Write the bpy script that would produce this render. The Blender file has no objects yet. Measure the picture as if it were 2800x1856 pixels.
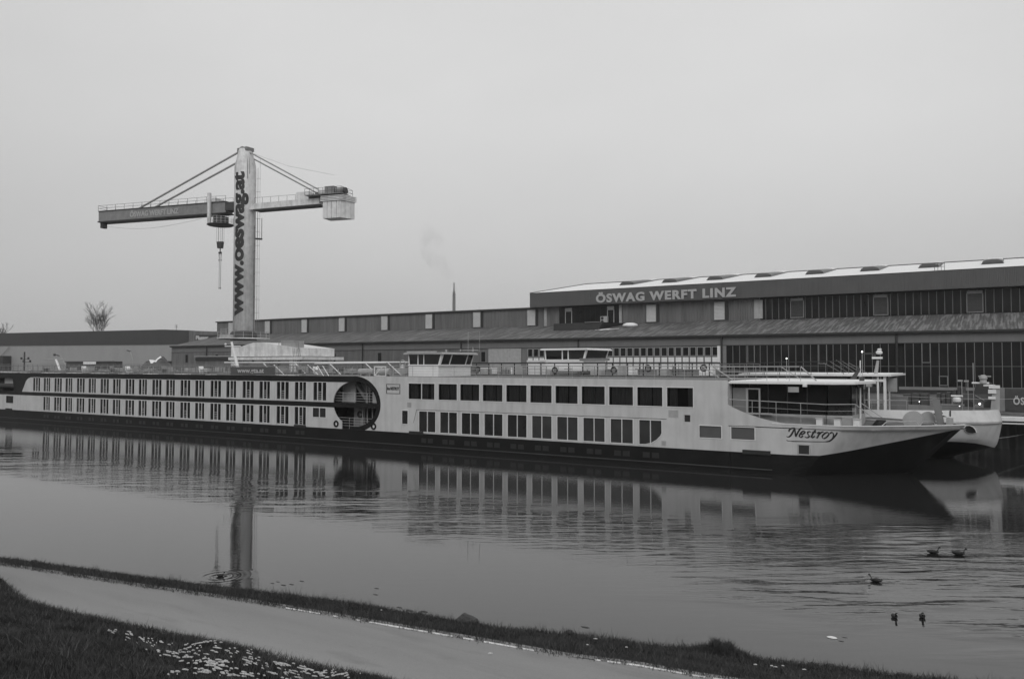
import bpy, bmesh, math, random
import numpy as np
from mathutils import Vector, Matrix
R=math.radians
S=bpy.context.scene
C=S.collection
# ------------------------------------------------------------------ camera
F=2178.; CH=7.5; YH=997.; CX=1400.; CY=928.; VX=-2080.
PITCH=math.atan((YH-CY)/F)
PHI=math.atan(-(VX-CX)*math.cos(PITCH)/F)
cam=bpy.data.cameras.new('camera'); camo=bpy.data.objects.new('camera',cam); C.objects.link(camo)
cam.lens=28.0; cam.sensor_width=36; cam.sensor_fit='HORIZONTAL'; cam.clip_start=0.2; cam.clip_end=6000
camo.location=(0,0,CH); camo.rotation_euler=(math.pi/2+PITCH,0,math.atan2(math.cos(PHI),math.sin(PHI)))
S.camera=camo
# ------------------------------------------------------------------ world, sun, exposure
SUN_EL,SUN_ROT=38,150
world=bpy.data.worlds.new('World'); S.world=world; world.use_nodes=True
wn=world.node_tree; wn.nodes.clear()
def wnode(t,**k):
    n=wn.nodes.new(t)
    for a,b in k.items(): setattr(n,a,b)
    return n
out=wnode('ShaderNodeOutputWorld'); bg=wnode('ShaderNodeBackground'); bg.inputs['Strength'].default_value=0.1
sky=wnode('ShaderNodeTexSky'); sky.sky_type='NISHITA'; sky.sun_disc=False
sky.sun_elevation=R(SUN_EL); sky.sun_rotation=R(SUN_ROT); sky.dust_density=6; sky.air_density=1.5
hs=wnode('ShaderNodeHueSaturation'); hs.inputs['Saturation'].default_value=0
geo=wnode('ShaderNodeTexCoord'); sep=wnode('ShaderNodeSeparateXYZ'); ramp=wnode('ShaderNodeValToRGB')
ramp.color_ramp.elements[0].position=0.0; ramp.color_ramp.elements[0].color=(.47,.47,.47,1)
ramp.color_ramp.elements[1].position=0.55; ramp.color_ramp.elements[1].color=(.68,.68,.68,1)
e=ramp.color_ramp.elements.new(0.12); e.color=(.58,.58,.58,1)
e=ramp.color_ramp.elements.new(0.28); e.color=(.655,.655,.655,1)
nz=wnode('ShaderNodeTexNoise'); nz.inputs['Scale'].default_value=1.6; nz.inputs['Detail'].default_value=5
nmap=wnode('ShaderNodeMapping'); nmap.inputs['Scale'].default_value=(1,1,2.2)
nr=wnode('ShaderNodeMapRange'); nr.inputs['From Min'].default_value=.3; nr.inputs['From Max'].default_value=.7
nr.inputs['To Min'].default_value=10.3; nr.inputs['To Max'].default_value=11.5
mul=wnode('ShaderNodeVectorMath',operation='SCALE')
mix=wnode('ShaderNodeMix',data_type='RGBA'); mix.inputs[0].default_value=0.90
L=wn.links.new
L(geo.outputs['Generated'],sep.inputs[0]); L(sep.outputs['Z'],ramp.inputs[0])
L(geo.outputs['Generated'],nmap.inputs[0]); L(nmap.outputs[0],nz.inputs['Vector']); L(nz.outputs['Fac'],nr.inputs[0])
glow=wnode('ShaderNodeVectorMath',operation='DOT_PRODUCT'); glow.inputs[1].default_value=(-.42,.82,.39)
gr=wnode('ShaderNodeMapRange'); gr.interpolation_type='SMOOTHSTEP'; gr.inputs['From Min'].default_value=.55; gr.inputs['From Max'].default_value=1.0; gr.inputs['To Min'].default_value=.80; gr.inputs['To Max'].default_value=1.03
gm=wnode('ShaderNodeMath',operation='MULTIPLY'); L(geo.outputs['Generated'],glow.inputs[0]); L(glow.outputs['Value'],gr.inputs[0]); L(nr.outputs[0],gm.inputs[0]); L(gr.outputs[0],gm.inputs[1])
L(ramp.outputs[0],mul.inputs[0]); L(gm.outputs[0],mul.inputs['Scale'])
L(sky.outputs[0],hs.inputs['Color']); L(hs.outputs[0],mix.inputs[6]); L(mul.outputs[0],mix.inputs[7])
L(mix.outputs[2],bg.inputs[0]); L(bg.outputs[0],out.inputs[0])
sun=bpy.data.lights.new('sun','SUN'); sun.energy=1.0; sun.angle=R(40); sun.color=(1,1,1)
so=bpy.data.objects.new('sun',sun); C.objects.link(so)
sd=Vector((math.sin(R(SUN_ROT))*math.cos(R(SUN_EL)),math.cos(R(SUN_ROT))*math.cos(R(SUN_EL)),math.sin(R(SUN_EL))))
so.rotation_euler=sd.to_track_quat('Z','Y').to_euler()
S.view_settings.view_transform='Standard'; S.view_settings.look='None'
S.view_settings.exposure=0.0; S.view_settings.gamma=1.0; S.view_settings.use_curve_mapping=False
S.render.engine='CYCLES'

# ------------------------------------------------------------------ measured points -> metres
fwx,fwy=-math.cos(PHI),math.sin(PHI); rtx,rty=math.sin(PHI),math.cos(PHI)
def ray(px,py):
    a=(px-CX)/F; b=(CY-py)/F
    f=math.cos(PITCH)-b*math.sin(PITCH); u=math.sin(PITCH)+b*math.cos(PITCH)
    return (fwx*f+rtx*a, fwy*f+rty*a, u)
def onY(px,py,Y):
    r=ray(px,py); t=Y/r[1]; return (r[0]*t, CH+r[2]*t)
def onZ(px,py,Z):
    r=ray(px,py); t=(Z-CH)/r[2]; return (r[0]*t, r[1]*t)
def XY(px,Y): return onY(px,997,Y)[0]

# ------------------------------------------------------------------ materials
MATS={}
def mat(name,val,rough=.6,var=.12,scale=3.,bump=0.,bscale=20.,metal=0.,streak=None,stretch=(1,1,1),spec=.5,corr=None,emit=0,dirt=0.0):
    if name in MATS: return MATS[name]
    m=bpy.data.materials.new(name); m.use_nodes=True; nt=m.node_tree; N=nt.nodes; lk=nt.links.new
    b=N['Principled BSDF']; b.inputs['Roughness'].default_value=rough; b.inputs['Metallic'].default_value=metal
    b.inputs['Specular IOR Level'].default_value=spec
    tc=N.new('ShaderNodeTexCoord'); ge=N.new('ShaderNodeNewGeometry')
    mp=N.new('ShaderNodeMapping'); mp.inputs['Scale'].default_value=stretch; lk(ge.outputs['Position'],mp.inputs[0])
    n=N.new('ShaderNodeTexNoise'); n.inputs['Scale'].default_value=scale; n.inputs['Detail'].default_value=6; lk(mp.outputs[0],n.inputs['Vector'])
    r=N.new('ShaderNodeMapRange'); r.inputs['From Min'].default_value=.3; r.inputs['From Max'].default_value=.7
    r.inputs['To Min'].default_value=val*(1-var); r.inputs['To Max'].default_value=val*(1+var); lk(n.outputs['Fac'],r.inputs[0])
    last=r.outputs[0]
    if dirt:
        mp2=N.new('ShaderNodeMapping'); mp2.inputs['Scale'].default_value=(1.3,1.3,.12); lk(ge.outputs['Position'],mp2.inputs[0])
        n2=N.new('ShaderNodeTexNoise'); n2.inputs['Scale'].default_value=1.5; n2.inputs['Detail'].default_value=8; lk(mp2.outputs[0],n2.inputs['Vector'])
        r2=N.new('ShaderNodeMapRange'); r2.inputs['From Min'].default_value=.45; r2.inputs['From Max'].default_value=.75
        r2.inputs['To Min'].default_value=1; r2.inputs['To Max'].default_value=1-dirt; lk(n2.outputs['Fac'],r2.inputs[0])
        mu=N.new('ShaderNodeMath'); mu.operation='MULTIPLY'; lk(last,mu.inputs[0]); lk(r2.outputs[0],mu.inputs[1]); last=mu.outputs[0]
    if streak:   # (colour, threshold, mapping scale)
        mp3=N.new('ShaderNodeMapping'); mp3.inputs['Scale'].default_value=streak[2]; lk(ge.outputs['Position'],mp3.inputs[0])
        n3=N.new('ShaderNodeTexNoise'); n3.inputs['Scale'].default_value=1; n3.inputs['Detail'].default_value=7; lk(mp3.outputs[0],n3.inputs['Vector'])
        r3=N.new('ShaderNodeMapRange'); r3.inputs['From Min'].default_value=streak[1]; r3.inputs['From Max'].default_value=streak[1]+.12; lk(n3.outputs['Fac'],r3.inputs[0])
        mx=N.new('ShaderNodeMix'); mx.data_type='FLOAT'; lk(r3.outputs[0],mx.inputs[0]); lk(last,mx.inputs[2]); mx.inputs[3].default_value=streak[0]; last=mx.outputs[0]
    cb=N.new('ShaderNodeCombineColor')
    for i in range(3): lk(last,cb.inputs[i])
    lk(cb.outputs[0],b.inputs['Base Color'])
    if corr or bump:
        bp=N.new('ShaderNodeBump'); bp.inputs['Strength'].default_value=1.0
        if corr:   # (axis, period, depth)
            sp=N.new('ShaderNodeSeparateXYZ'); lk(ge.outputs['Position'],sp.inputs[0])
            mm=N.new('ShaderNodeMath'); mm.operation='MULTIPLY'; lk(sp.outputs[corr[0]],mm.inputs[0]); mm.inputs[1].default_value=2*math.pi/corr[1]
            sn=N.new('ShaderNodeMath'); sn.operation='SINE'; lk(mm.outputs[0],sn.inputs[0])
            bp.inputs['Distance'].default_value=corr[2]; lk(sn.outputs[0],bp.inputs['Height'])
        else:
            n4=N.new('ShaderNodeTexNoise'); n4.inputs['Scale'].default_value=bscale; n4.inputs['Detail'].default_value=6; lk(ge.outputs['Position'],n4.inputs['Vector'])
            bp.inputs['Distance'].default_value=bump; lk(n4.outputs['Fac'],bp.inputs['Height'])
        lk(bp.outputs[0],b.inputs['Normal'])
    if emit:
        b.inputs['Emission Color'].default_value=(1,1,1,1); b.inputs['Emission Strength'].default_value=emit
    MATS[name]=m; return m
white=mat('white_paint',.55,.42,.06,1.2,dirt=.16)
white2=mat('bright_white_paint',.78,.4,.05,2)
wframe=mat('white_frame_paint',.72,.4,.04,2)
hullblack=mat('black_hull_paint',.010,.42,.25,.6,streak=(.022,.62,(.5,.5,.15)),spec=.22)
dark=mat('dark_painted_metal',.022,.5,.2,2)
darkgrey=mat('dark_grey_paint',.055,.55,.15,2)
grey=mat('grey_paint',.20,.55,.12,1.5)
lgrey=mat('light_grey_paint',.38,.5,.12,1.5,dirt=.15)
deckm=mat('grey_deck_covering',.12,.7,.2,.7,streak=(.30,.60,(.4,1.2,1)))
snow=mat('snow',.86,.7,.05,3,bump=.05,bscale=6)
steel=mat('galvanised_steel',.42,.35,.1,6,metal=.3)
craneP=mat('crane_light_paint',.74,.5,.14,1.4,dirt=.28,streak=(.3,.68,(1.2,1.2,.35)))
craneJ=mat('crane_grey_paint',.23,.5,.12,1.4,dirt=.2)
craneS=mat('crane_stay_paint',.34,.5,.12,1.4)
craneD=mat('crane_dark_metal',.05,.5,.2,1.4)
glass=mat('dark_window_glass',.010,.06,.3,.6,spec=.5)
glass2=mat('hall_window_glass',.010,.22,.5,.35,spec=.2)
corrug=mat('corrugated_cladding',.155,.6,.22,.5,stretch=(1.5,1,.15),corr=('X',.33,.05),dirt=.3)
fascia=mat('fascia_cladding',.085,.55,.08,.5,corr=('X',.25,.015),dirt=.1)
bandm=mat('eaves_band_cladding',.155,.6,.08,.5,dirt=.12)
roofm=mat('fibre_cement_roof',.085,.85,.2,.7,corr=('X',.45,.05),streak=(.20,.47,(2.4,.16,.5)))
panelw=mat('white_wall_panel',.80,.5,.06,1,dirt=.15)
concrete=mat('concrete',.13,.8,.25,.6,dirt=.3,bump=.02,bscale=4)
quaym=mat('sheet_piling_steel',.028,.7,.35,.5,corr=('X',1.2,.25),dirt=.3)
groundm=mat('quay_paving',.10,.85,.25,.3)
pathm=mat('asphalt_path',.255,.9,.14,.8,bump=.03,bscale=22,stretch=(.12,1,1),streak=(.225,.54,(.35,1.6,1)))
soil=mat('turf_soil',.018,.95,.4,2.,bump=.05,bscale=8)
grassm=mat('winter_grass',.030,.85,.65,1.3,stretch=(1,1,1))
rockm=mat('river_rock',.06,.85,.3,6,bump=.04,bscale=14)
feather=mat('dark_feathers',.014,.6,.3,20)
featherl=mat('pale_feathers',.30,.6,.2,20)
rubber=mat('black_rubber',.02,.7,.2,5)
barkm=mat('grey_bark',.06,.9,.3,5)
curtainm=mat('curtain_cloth',.20,.9,.25,2.5,stretch=(6,1,.4))
roomm=mat('dark_cabin_interior',.012,.8,.3,1)
whall=mat('pale_hall_wall',.30,.6,.05,.3,stretch=(1,1,.2))
dhall=mat('dark_hall_fascia',.035,.6,.1,.3)
lampm=mat('lit_lamp_glass',.8,.3,0,1,emit=4)
chimm=mat('chimney_concrete',.09,.8,.15,.3)
paleletter=mat('pale_letter_paint',.5,.5,.05,1)
midletter=mat('faded_letter_paint',.36,.5,.05,1)
blackletter=mat('black_letter_paint',.02,.5,.1,1)
banner=mat('dark_banner_cloth',.09,.8,.1,2)
stone=mat('dry_vegetation',.05,.9,.3,3)
def glassmat():
    m=bpy.data.materials.new('clear_window_glass'); m.use_nodes=True; nt=m.node_tree; N=nt.nodes; N.clear(); lk=nt.links.new
    o=N.new('ShaderNodeOutputMaterial'); t=N.new('ShaderNodeBsdfTransparent'); t.inputs[0].default_value=(.7,.7,.7,1)
    g=N.new('ShaderNodeBsdfGlossy'); g.inputs['Roughness'].default_value=.03; g.inputs[0].default_value=(.9,.9,.9,1)
    f=N.new('ShaderNodeFresnel'); f.inputs[0].default_value=1.5; x=N.new('ShaderNodeMixShader')
    lk(f.outputs[0],x.inputs[0]); lk(t.outputs[0],x.inputs[1]); lk(g.outputs[0],x.inputs[2]); lk(x.outputs[0],o.inputs[0]); return m
clear=glassmat()

paleg=mat('dead_stalks',.085,.85,.4,1.5)
# ------------------------------------------------------------------ helpers
def wloc(o):
    v=Vector((0,0,0))
    while o: v+=o.location; o=o.parent
    return v
class MB:
    def __init__(s): s.v=[]; s.f=[]
    def add(s,vs,fs):
        n=len(s.v); s.v+= [tuple(v) for v in vs]; s.f+= [tuple(i+n for i in f) for f in fs]; return s
    def box(s,x0,x1,y0,y1,z0,z1):
        return s.hexa([(x0,y0,z0),(x1,y0,z0),(x1,y1,z0),(x0,y1,z0),(x0,y0,z1),(x1,y0,z1),(x1,y1,z1),(x0,y1,z1)])
    def hexa(s,p): return s.add(p,[(0,3,2,1),(4,5,6,7),(0,1,5,4),(1,2,6,5),(2,3,7,6),(3,0,4,7)])
    def obox(s,c,ax,ay,az):
        c=Vector(c); ax=Vector(ax); ay=Vector(ay); az=Vector(az)
        return s.hexa([c-ax-ay-az,c+ax-ay-az,c+ax+ay-az,c-ax+ay-az,c-ax-ay+az,c+ax-ay+az,c+ax+ay+az,c-ax+ay+az])
    def tube(s,p,q,r,n=6,r2=None,caps=True):
        p=Vector(p); q=Vector(q); d=(q-p)
        if d.length<1e-6: return s
        d.normalize(); a=d.orthogonal().normalized(); b=d.cross(a); r2=r if r2 is None else r2
        vs=[p+(a*math.cos(2*math.pi*i/n)+b*math.sin(2*math.pi*i/n))*r for i in range(n)]+[q+(a*math.cos(2*math.pi*i/n)+b*math.sin(2*math.pi*i/n))*r2 for i in range(n)]
        fs=[(i,(i+1)%n,n+(i+1)%n,n+i) for i in range(n)]
        if caps: fs+=[tuple(range(n))[::-1],tuple(range(n,2*n))]
        return s.add(vs,fs)
    def path(s,pts,r,n=6):
        for a,b in zip(pts,pts[1:]): s.tube(a,b,r,n)
        return s
    def lathe(s,prof,c,n=24):   # prof list of (r,z)
        vs=[]; fs=[]
        for r,z in prof:
            for i in range(n): vs.append((c[0]+r*math.cos(2*math.pi*i/n),c[1]+r*math.sin(2*math.pi*i/n),c[2]+z))
        for k in range(len(prof)-1):
            for i in range(n): fs.append((k*n+i,k*n+(i+1)%n,(k+1)*n+(i+1)%n,(k+1)*n+i))
        fs+=[tuple(range(n))[::-1],tuple(range((len(prof)-1)*n,len(prof)*n))]
        return s.add(vs,fs)
    def prism(s,pts,d):   # closed polygon extruded by vector d
        n=len(pts); d=Vector(d); P=[Vector(p) for p in pts]
        return s.add(P+[p+d for p in P],[tuple(range(n))[::-1],tuple(range(n,2*n))]+[(i,(i+1)%n,n+(i+1)%n,n+i) for i in range(n)])
    def grid(s,rows,close=False):
        m=len(rows[0]); n0=len(s.v); s.v+=[tuple(p) for r in rows for p in r]
        for i in range(len(rows)-1):
            for j in range(m-1): a=n0+i*m+j; s.f.append((a,a+1,a+m+1,a+m))
        return s
    def torus(s,c,Rr,r,axis='Y',n=18,k=6):
        vs=[];fs=[]
        for i in range(n):
            t=2*math.pi*i/n
            for j in range(k):
                u=2*math.pi*j/k; d=Rr+r*math.cos(u); h=r*math.sin(u)
                p={'Y':(d*math.cos(t),h,d*math.sin(t)),'X':(h,d*math.cos(t),d*math.sin(t)),'Z':(d*math.cos(t),d*math.sin(t),h)}[axis]
                vs.append((c[0]+p[0],c[1]+p[1],c[2]+p[2]))
        for i in range(n):
            for j in range(k): fs.append((i*k+j,i*k+(j+1)%k,((i+1)%n)*k+(j+1)%k,((i+1)%n)*k+j))
        return s.add(vs,fs)
    def ball(s,c,r,n=12,m=8,sq=(1,1,1)):
        prof=[(max(r*math.sin(math.pi*i/m),1e-3),-r*math.cos(math.pi*i/m)) for i in range(m+1)]
        t=MB().lathe(prof,(0,0,0),n)
        return s.add([(c[0]+v[0]*sq[0],c[1]+v[1]*sq[1],c[2]+v[2]*sq[2]) for v in t.v],t.f)
    def build(s,name,m,parent=None,smooth=False,origin=None,fixn=True):
        me=bpy.data.meshes.new(name); o3=Vector(origin) if origin is not None else (wloc(parent) if parent else Vector((0,0,0)))
        me.from_pydata([(v[0]-o3.x,v[1]-o3.y,v[2]-o3.z) for v in s.v],[],s.f)
        if fixn:
            bm=bmesh.new(); bm.from_mesh(me); bmesh.ops.recalc_face_normals(bm,faces=bm.faces[:]); bm.to_mesh(me); bm.free()
        if smooth:
            me.polygons.foreach_set('use_smooth',[True]*len(me.polygons))
        me.materials.append(m); me.update()
        ob=bpy.data.objects.new(name,me); C.objects.link(ob)
        if parent: ob.parent=parent; ob.location=o3-wloc(parent)
        else: ob.location=o3
        return ob
def tag(o,label=None,cat=None,group=None,kind=None):
    if label: o['label']=label
    if cat: o['category']=cat
    if group: o['group']=group
    if kind: o['kind']=kind
    return o
def thing(name,loc,label,cat,group=None):
    o=bpy.data.objects.new(name,None); C.objects.link(o); o.location=loc; o.empty_display_size=.3
    return tag(o,label,cat,group)
def dup(o,parent=None,loc=None):
    c=o.copy(); C.objects.link(c)
    if parent: c.parent=parent
    if loc is not None: c.location=loc
    for ch in list(o.children): dup(ch,c)
    return c
def plate(outline,holes,t):
    cu=bpy.data.curves.new('tmp','CURVE'); cu.dimensions='2D'; cu.fill_mode='BOTH'; cu.extrude=t/2
    for pl in [outline]+list(holes):
        sp=cu.splines.new('POLY'); sp.points.add(len(pl)-1)
        for p,q in zip(sp.points,pl): p.co=(q[0],q[1],0,1)
        sp.use_cyclic_u=True
    ob=bpy.data.objects.new('tmp',cu); C.objects.link(ob)
    dg=bpy.context.evaluated_depsgraph_get(); me=bpy.data.meshes.new_from_object(ob.evaluated_get(dg))
    vs=[tuple(v.co) for v in me.vertices]; fs=[tuple(p.vertices) for p in me.polygons]
    bpy.data.objects.remove(ob); bpy.data.curves.remove(cu); bpy.data.meshes.remove(me)
    return vs,fs
def wallY(outline,holes,Y,t,name,m,parent):   # plate in X,Z at Y..Y+t
    vs,fs=plate(outline,holes,t)
    return MB().add([(v[0],Y+t/2+v[2],v[1]) for v in vs],fs).build(name,m,parent)
def rect(x0,x1,z0,z1): return [(x0,z0),(x1,z0),(x1,z1),(x0,z1)]
def text2d(body,size,extrude=.02,offset=0.,space=1.0,shear=0.):
    cu=bpy.data.curves.new('tmp','FONT'); cu.body=body; cu.size=size; cu.extrude=extrude; cu.offset=offset; cu.space_character=space; cu.shear=shear; cu.resolution_u=4
    ob=bpy.data.objects.new('tmp',cu); C.objects.link(ob)
    dg=bpy.context.evaluated_depsgraph_get(); me=bpy.data.meshes.new_from_object(ob.evaluated_get(dg))
    vs=[tuple(v.co) for v in me.vertices]; fs=[tuple(p.vertices) for p in me.polygons]
    bpy.data.objects.remove(ob); bpy.data.curves.remove(cu); bpy.data.meshes.remove(me)
    return vs,fs
def letters(body,x0,x1,z0,z1,fn,name,m,parent,bold=.05,space=1.1,depth=.08,curve=False):
    """one object per letter; fn maps (u,v,w) to world; capitals fill z0..z1, text fills x0..x1"""
    vs,_=text2d(body,1,.01,bold*.5,space); xs=[v[0] for v in vs]; W=max(xs)-min(xs); xm=min(xs)
    vc,_=text2d('E' if body.upper()==body else 'w',1,.01,bold*.5); ys=[v[1] for v in vc]; H=max(ys)-min(ys); ym=min(ys)
    sx=(x1-x0)/W; sz=(z1-z0)/H
    for i,ch in enumerate(body):
        if ch==' ': continue
        full,_=text2d(body[:i+1],1,.01,bold*.5,space); v1,f1=text2d(ch,1,.01,bold*.5,space)
        off=max(v[0] for v in full)-max(v[0] for v in v1)
        if curve:
            bm=bmesh.new(); vv=[bm.verts.new(v) for v in v1]
            for f_ in f1:
                try: bm.faces.new([vv[j] for j in f_])
                except ValueError: pass
            bmesh.ops.triangulate(bm,faces=bm.faces[:])
            for _ in range(2): bmesh.ops.subdivide_edges(bm,edges=[e_ for e_ in bm.edges if e_.calc_length()>.12],cuts=2)
            bmesh.ops.triangulate(bm,faces=bm.faces[:])
            bm.verts.index_update(); v1=[tuple(v.co) for v in bm.verts]; f1=[tuple(v.index for v in f_.verts) for f_ in bm.faces]; bm.free()
        g=MB().add([fn(x0+(v[0]+off-xm)*sx, z0+(v[1]-ym)*sz, depth*(v[2]/.01)) for v in v1],f1)
        g.build(name,m,parent,fixn=False)

random.seed(4)
# ------------------------------------------------------------------ terrain of the near bank
near_px=[(0,1600),(63,1648),(211,1684),(423,1728),(634,1770),(845,1821),(1000,1853)]
far_px=[(0,1544),(359,1599),(676,1644),(900,1682),(1323,1754),(1534,1792),(1745,1819),(1900,1847)]
edge_px=[(0,1531),(169,1550),(359,1578),(528,1599),(634,1611),(1000,1656),(1247,1700),(1407,1722),(1618,1741),(1851,1770),(2096,1805),(2223,1816),(2434,1844),(2582,1858)]
def polyl(px,Z):
    P=sorted(onZ(x,y,Z) for x,y in px); 
    return P
PN=polyl(near_px,2.0); PF=polyl(far_px,2.0); PE=polyl(edge_px,1.5)
def interp(P,x):
    if x<=P[0][0]:
        a,b=P[0],P[2]
    elif x>=P[-1][0]:
        a,b=P[-3],P[-1]
    else:
        for a,b in zip(P,P[1:]):
            if a[0]<=x<=b[0]: break
    t=(x-a[0])/(b[0]-a[0]); return a[1]+(b[1]-a[1])*t
def sm(a,b,x):
    t=max(0,min(1,(x-a)/(b-a))); return t*t*(3-2*t)
def edgeY(x):
    return interp(PE,x)
def hh(x,y): return .06*math.sin(x*1.7+y*2.3)+.05*math.sin(x*.7-y*3.1+1)+.03*math.sin(x*4.1+y*1.3)
def terr(x,y):
    n,f,e=interp(PN,x),interp(PF,x),edgeY(x)
    if y<n:
        d=n-y; return min(2.0+.02*min(d*20,1)+d*.36+hh(x,y)*min(1,d)+ .25*math.exp(-((x+21.5)/1.6)**2-((d-.35)/.5)**2), 5.9+hh(x,y)*.3)
    if y<=f: return 2.0
    if y<=e: 
        t=(y-f)/max(e-f,.1); return 2.0-.5*t+.05*hh(x*2,y*2)+.03*min(1,(y-f)*8)
    d=y-e; return max(1.5-d*.75-.2*d*d,-1.5)
xs=[-400,-250,-150,-100,-75,-60]+[-50+i*.35 for i in range(int(62/.35))]+[14,20,30,50,90,200,400]
rows_near=[];rows_far=[];prow=[]
for x in xs:
    n,f,e=interp(PN,x),interp(PF,x),edgeY(x)
    e=max(e,f+.3)
    r=[]
    for y in [-300,-60,-20,-8,-4]+[ -4+(n+4)*i/26 for i in range(1,27)]: r.append((x,y,terr(x,min(y,n-.001))))
    rows_near.append(r)
    prow.append([(x,n-.25,1.985)]+[(x,n-.05+(f-n+.1)*i/10,2.0+.02*math.sin(math.pi*i/10)) for i in range(11)]+[(x,f+.25,1.985)])
    rows_far.append([(x,f+(e-f)*i/8,terr(x,f+(e-f)*i/8+.001)) for i in range(9)]+[(x,e+d,terr(x,e+d)) for d in (.25,.6,1.0,1.6,2.4,3.5)])
tag(MB().grid(rows_near).build('near_bank_ground',soil,smooth=True),kind='structure')
tag(MB().grid(prow).build('riverside_path',pathm,smooth=True),kind='structure')
tag(MB().grid(rows_far).build('water_edge_verge',soil,smooth=True),kind='structure')
# grass blades (too many to count)
rng=np.random.default_rng(3)
def blades(name,pts,hmin,hmax,w,lean=.5,mt=None,label=None):
    n=len(pts); P=np.array(pts); ang=rng.uniform(0,math.pi,n); h=rng.uniform(hmin,hmax,n)*rng.uniform(.5,1,n)
    ln=rng.uniform(-lean,lean,(n,2))*h[:,None]
    d=np.stack([np.cos(ang),np.sin(ang),np.zeros(n)],1)*w*rng.uniform(.6,1.3,n)[:,None]
    a=P-d; b=P+d; c=P+np.stack([ln[:,0],ln[:,1],h],1)
    V=np.stack([a,b,c],1).reshape(-1,3).astype(np.float32)
    me=bpy.data.meshes.new(name); me.vertices.add(3*n); me.vertices.foreach_set('co',V.ravel())
    me.loops.add(3*n); me.loops.foreach_set('vertex_index',np.arange(3*n,dtype=np.int32))
    me.polygons.add(n); me.polygons.foreach_set('loop_start',np.arange(0,3*n,3,dtype=np.int32))
    me.update(calc_edges=True); me.materials.append(mt or grassm)
    o=bpy.data.objects.new(name,me); C.objects.link(o); tag(o,label=label,kind='stuff'); return o
def scatter(n,x0,x1,band,clump=True):
    out=[]
    while len(out)<n:
        x=random.uniform(x0,x1); 
        if band=='near': yn=interp(PN,x); y=yn+.12-random.random()**1.15*(8.5)+random.gauss(0,.05)
        else: f,e=interp(PF,x),edgeY(x); y=random.uniform(f-.06+random.gauss(0,.04),e+.5)
        q=.5+.5*math.sin(x*2.9+3*math.sin(y*2.1))*math.sin(y*3.3+2*math.sin(x*1.7))
        if clump and random.random()>.35+.65*q: continue
        out.append((x,y,terr(x,y)-.01))
    return out
blades('grass',scatter(190000,-24,-3,'near'),.05,.16,.006,.8,label='rough dark winter grass on the near slope below the path')
blades('verge_grass',scatter(90000,-34,2,'far'),.05,.17,.006,.8,label='strip of rough grass between the path and the water')
blades('pale_dead_grass',scatter(26000,-24,-3,'near'),.08,.2,.006,.9,mt=paleg,label='pale dead stalks through the dark grass of the near slope')
blades('pale_verge_stalks',scatter(12000,-34,2,'far'),.06,.2,.006,.9,mt=paleg,label='pale dead stalks in the verge between path and water')
tall=[]
for k in range(70):
    x=random.uniform(-30,1); e=edgeY(x)+random.uniform(-.3,.25)
    for j in range(random.randint(12,50)): 
        xx=x+random.gauss(0,.12); yy=e+random.gauss(0,.08); tall.append((xx,yy,terr(xx,yy)-.01))
blades('edge_weeds',tall,.12,.34,.005,.7,label='taller weeds sticking up along the water edge')
bush=[]
bx0,bx1=onZ(1885,1790,1.6)[0],onZ(2045,1795,1.6)[0]
for j in range(9000):
    t=random.gauss(.45,.22); x=bx0+(bx1-bx0)*t; e=edgeY(x)
    y=e+random.gauss(-.05,.14); top=.17*math.exp(-((t-.45)/.3)**2)*(1+.5*math.sin(t*23))
    bush.append((x,y,terr(x,y)+random.random()*top))
b_=blades('dead_weed_clump',bush,.05,.2,.006,.9,mt=stone,label='dark mound of dead weeds on the water edge near the bottom right'); del b_['kind']; b_['category']='weed clump'
# snow on the grass
def terr_hit(px,py):
    r=ray(px,py); t=5.
    for i in range(400):
        x,y,z=r[0]*t,r[1]*t,CH+r[2]*t
        if z<=terr(x,y)+.03: return (x,y,z)
        t+=.05
    return None
g=MB()
def snowpatch(px,py,w):
    h=terr_hit(px,py)
    if not h: return
    n=random.randint(9,14); cs=[]; el=random.uniform(1.5,5.0)
    for i in range(n):
        a=2*math.pi*i/n; r=w*random.uniform(.12,1.15); u_=r*math.cos(a)*el; v_=r*math.sin(a)*.55
        cs.append((h[0]+u_*rtx+v_*fwx,h[1]+u_*rty+v_*fwy))
    top=[(x,y,terr(x,y)+.085) for x,y in cs]; ce=(h[0],h[1],terr(h[0],h[1])+.092)
    bot=[(x,y,terr(x,y)+.07) for x,y in cs]
    vs=[ce]+top+bot; fs=[(0,1+i,1+(i+1)%n) for i in range(n)]+[(1+i,n+1+i,n+1+(i+1)%n,1+(i+1)%n) for i in range(n)]
    g.add(vs,fs)
cl=[(470,1789,60),(530,1790,70),(560,1765,45),(420,1760,30),(640,1790,45),(690,1807,35),(540,1812,55),(590,1818,45),(620,1838,50),(560,1842,45),(720,1827,50),(800,1828,55),(840,1840,50),(650,1852,60),(760,1850,60),(900,1845,40),(940,1851,40),(355,1745,22),(400,1756,25),(310,1734,14),(470,1850,18),(880,1852,40),(520,1775,40)]
for (px,py,sp) in cl:
    for k in range(int(4+sp/5)):
        snowpatch(px+random.gauss(0,sp*.55),py+random.gauss(0,6),random.uniform(.004,.013)*(1 if random.random()<.85 else 2.2))
for (px,py) in [(2065,1823),(2110,1826),(2120,1829),(2140,1826),(2200,1837),(1340,1794),(1713,1775),(1628,1752),(1606,1769),(1043,1673)]:
    snowpatch(px,py,random.uniform(.008,.018))
tag(g.build('snow_patches',mat('old_snow',.62,.8,.15,20)),label='scattered small patches of old snow on the dark grass',kind='stuff')
g=MB()
x=-14.0
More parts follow.
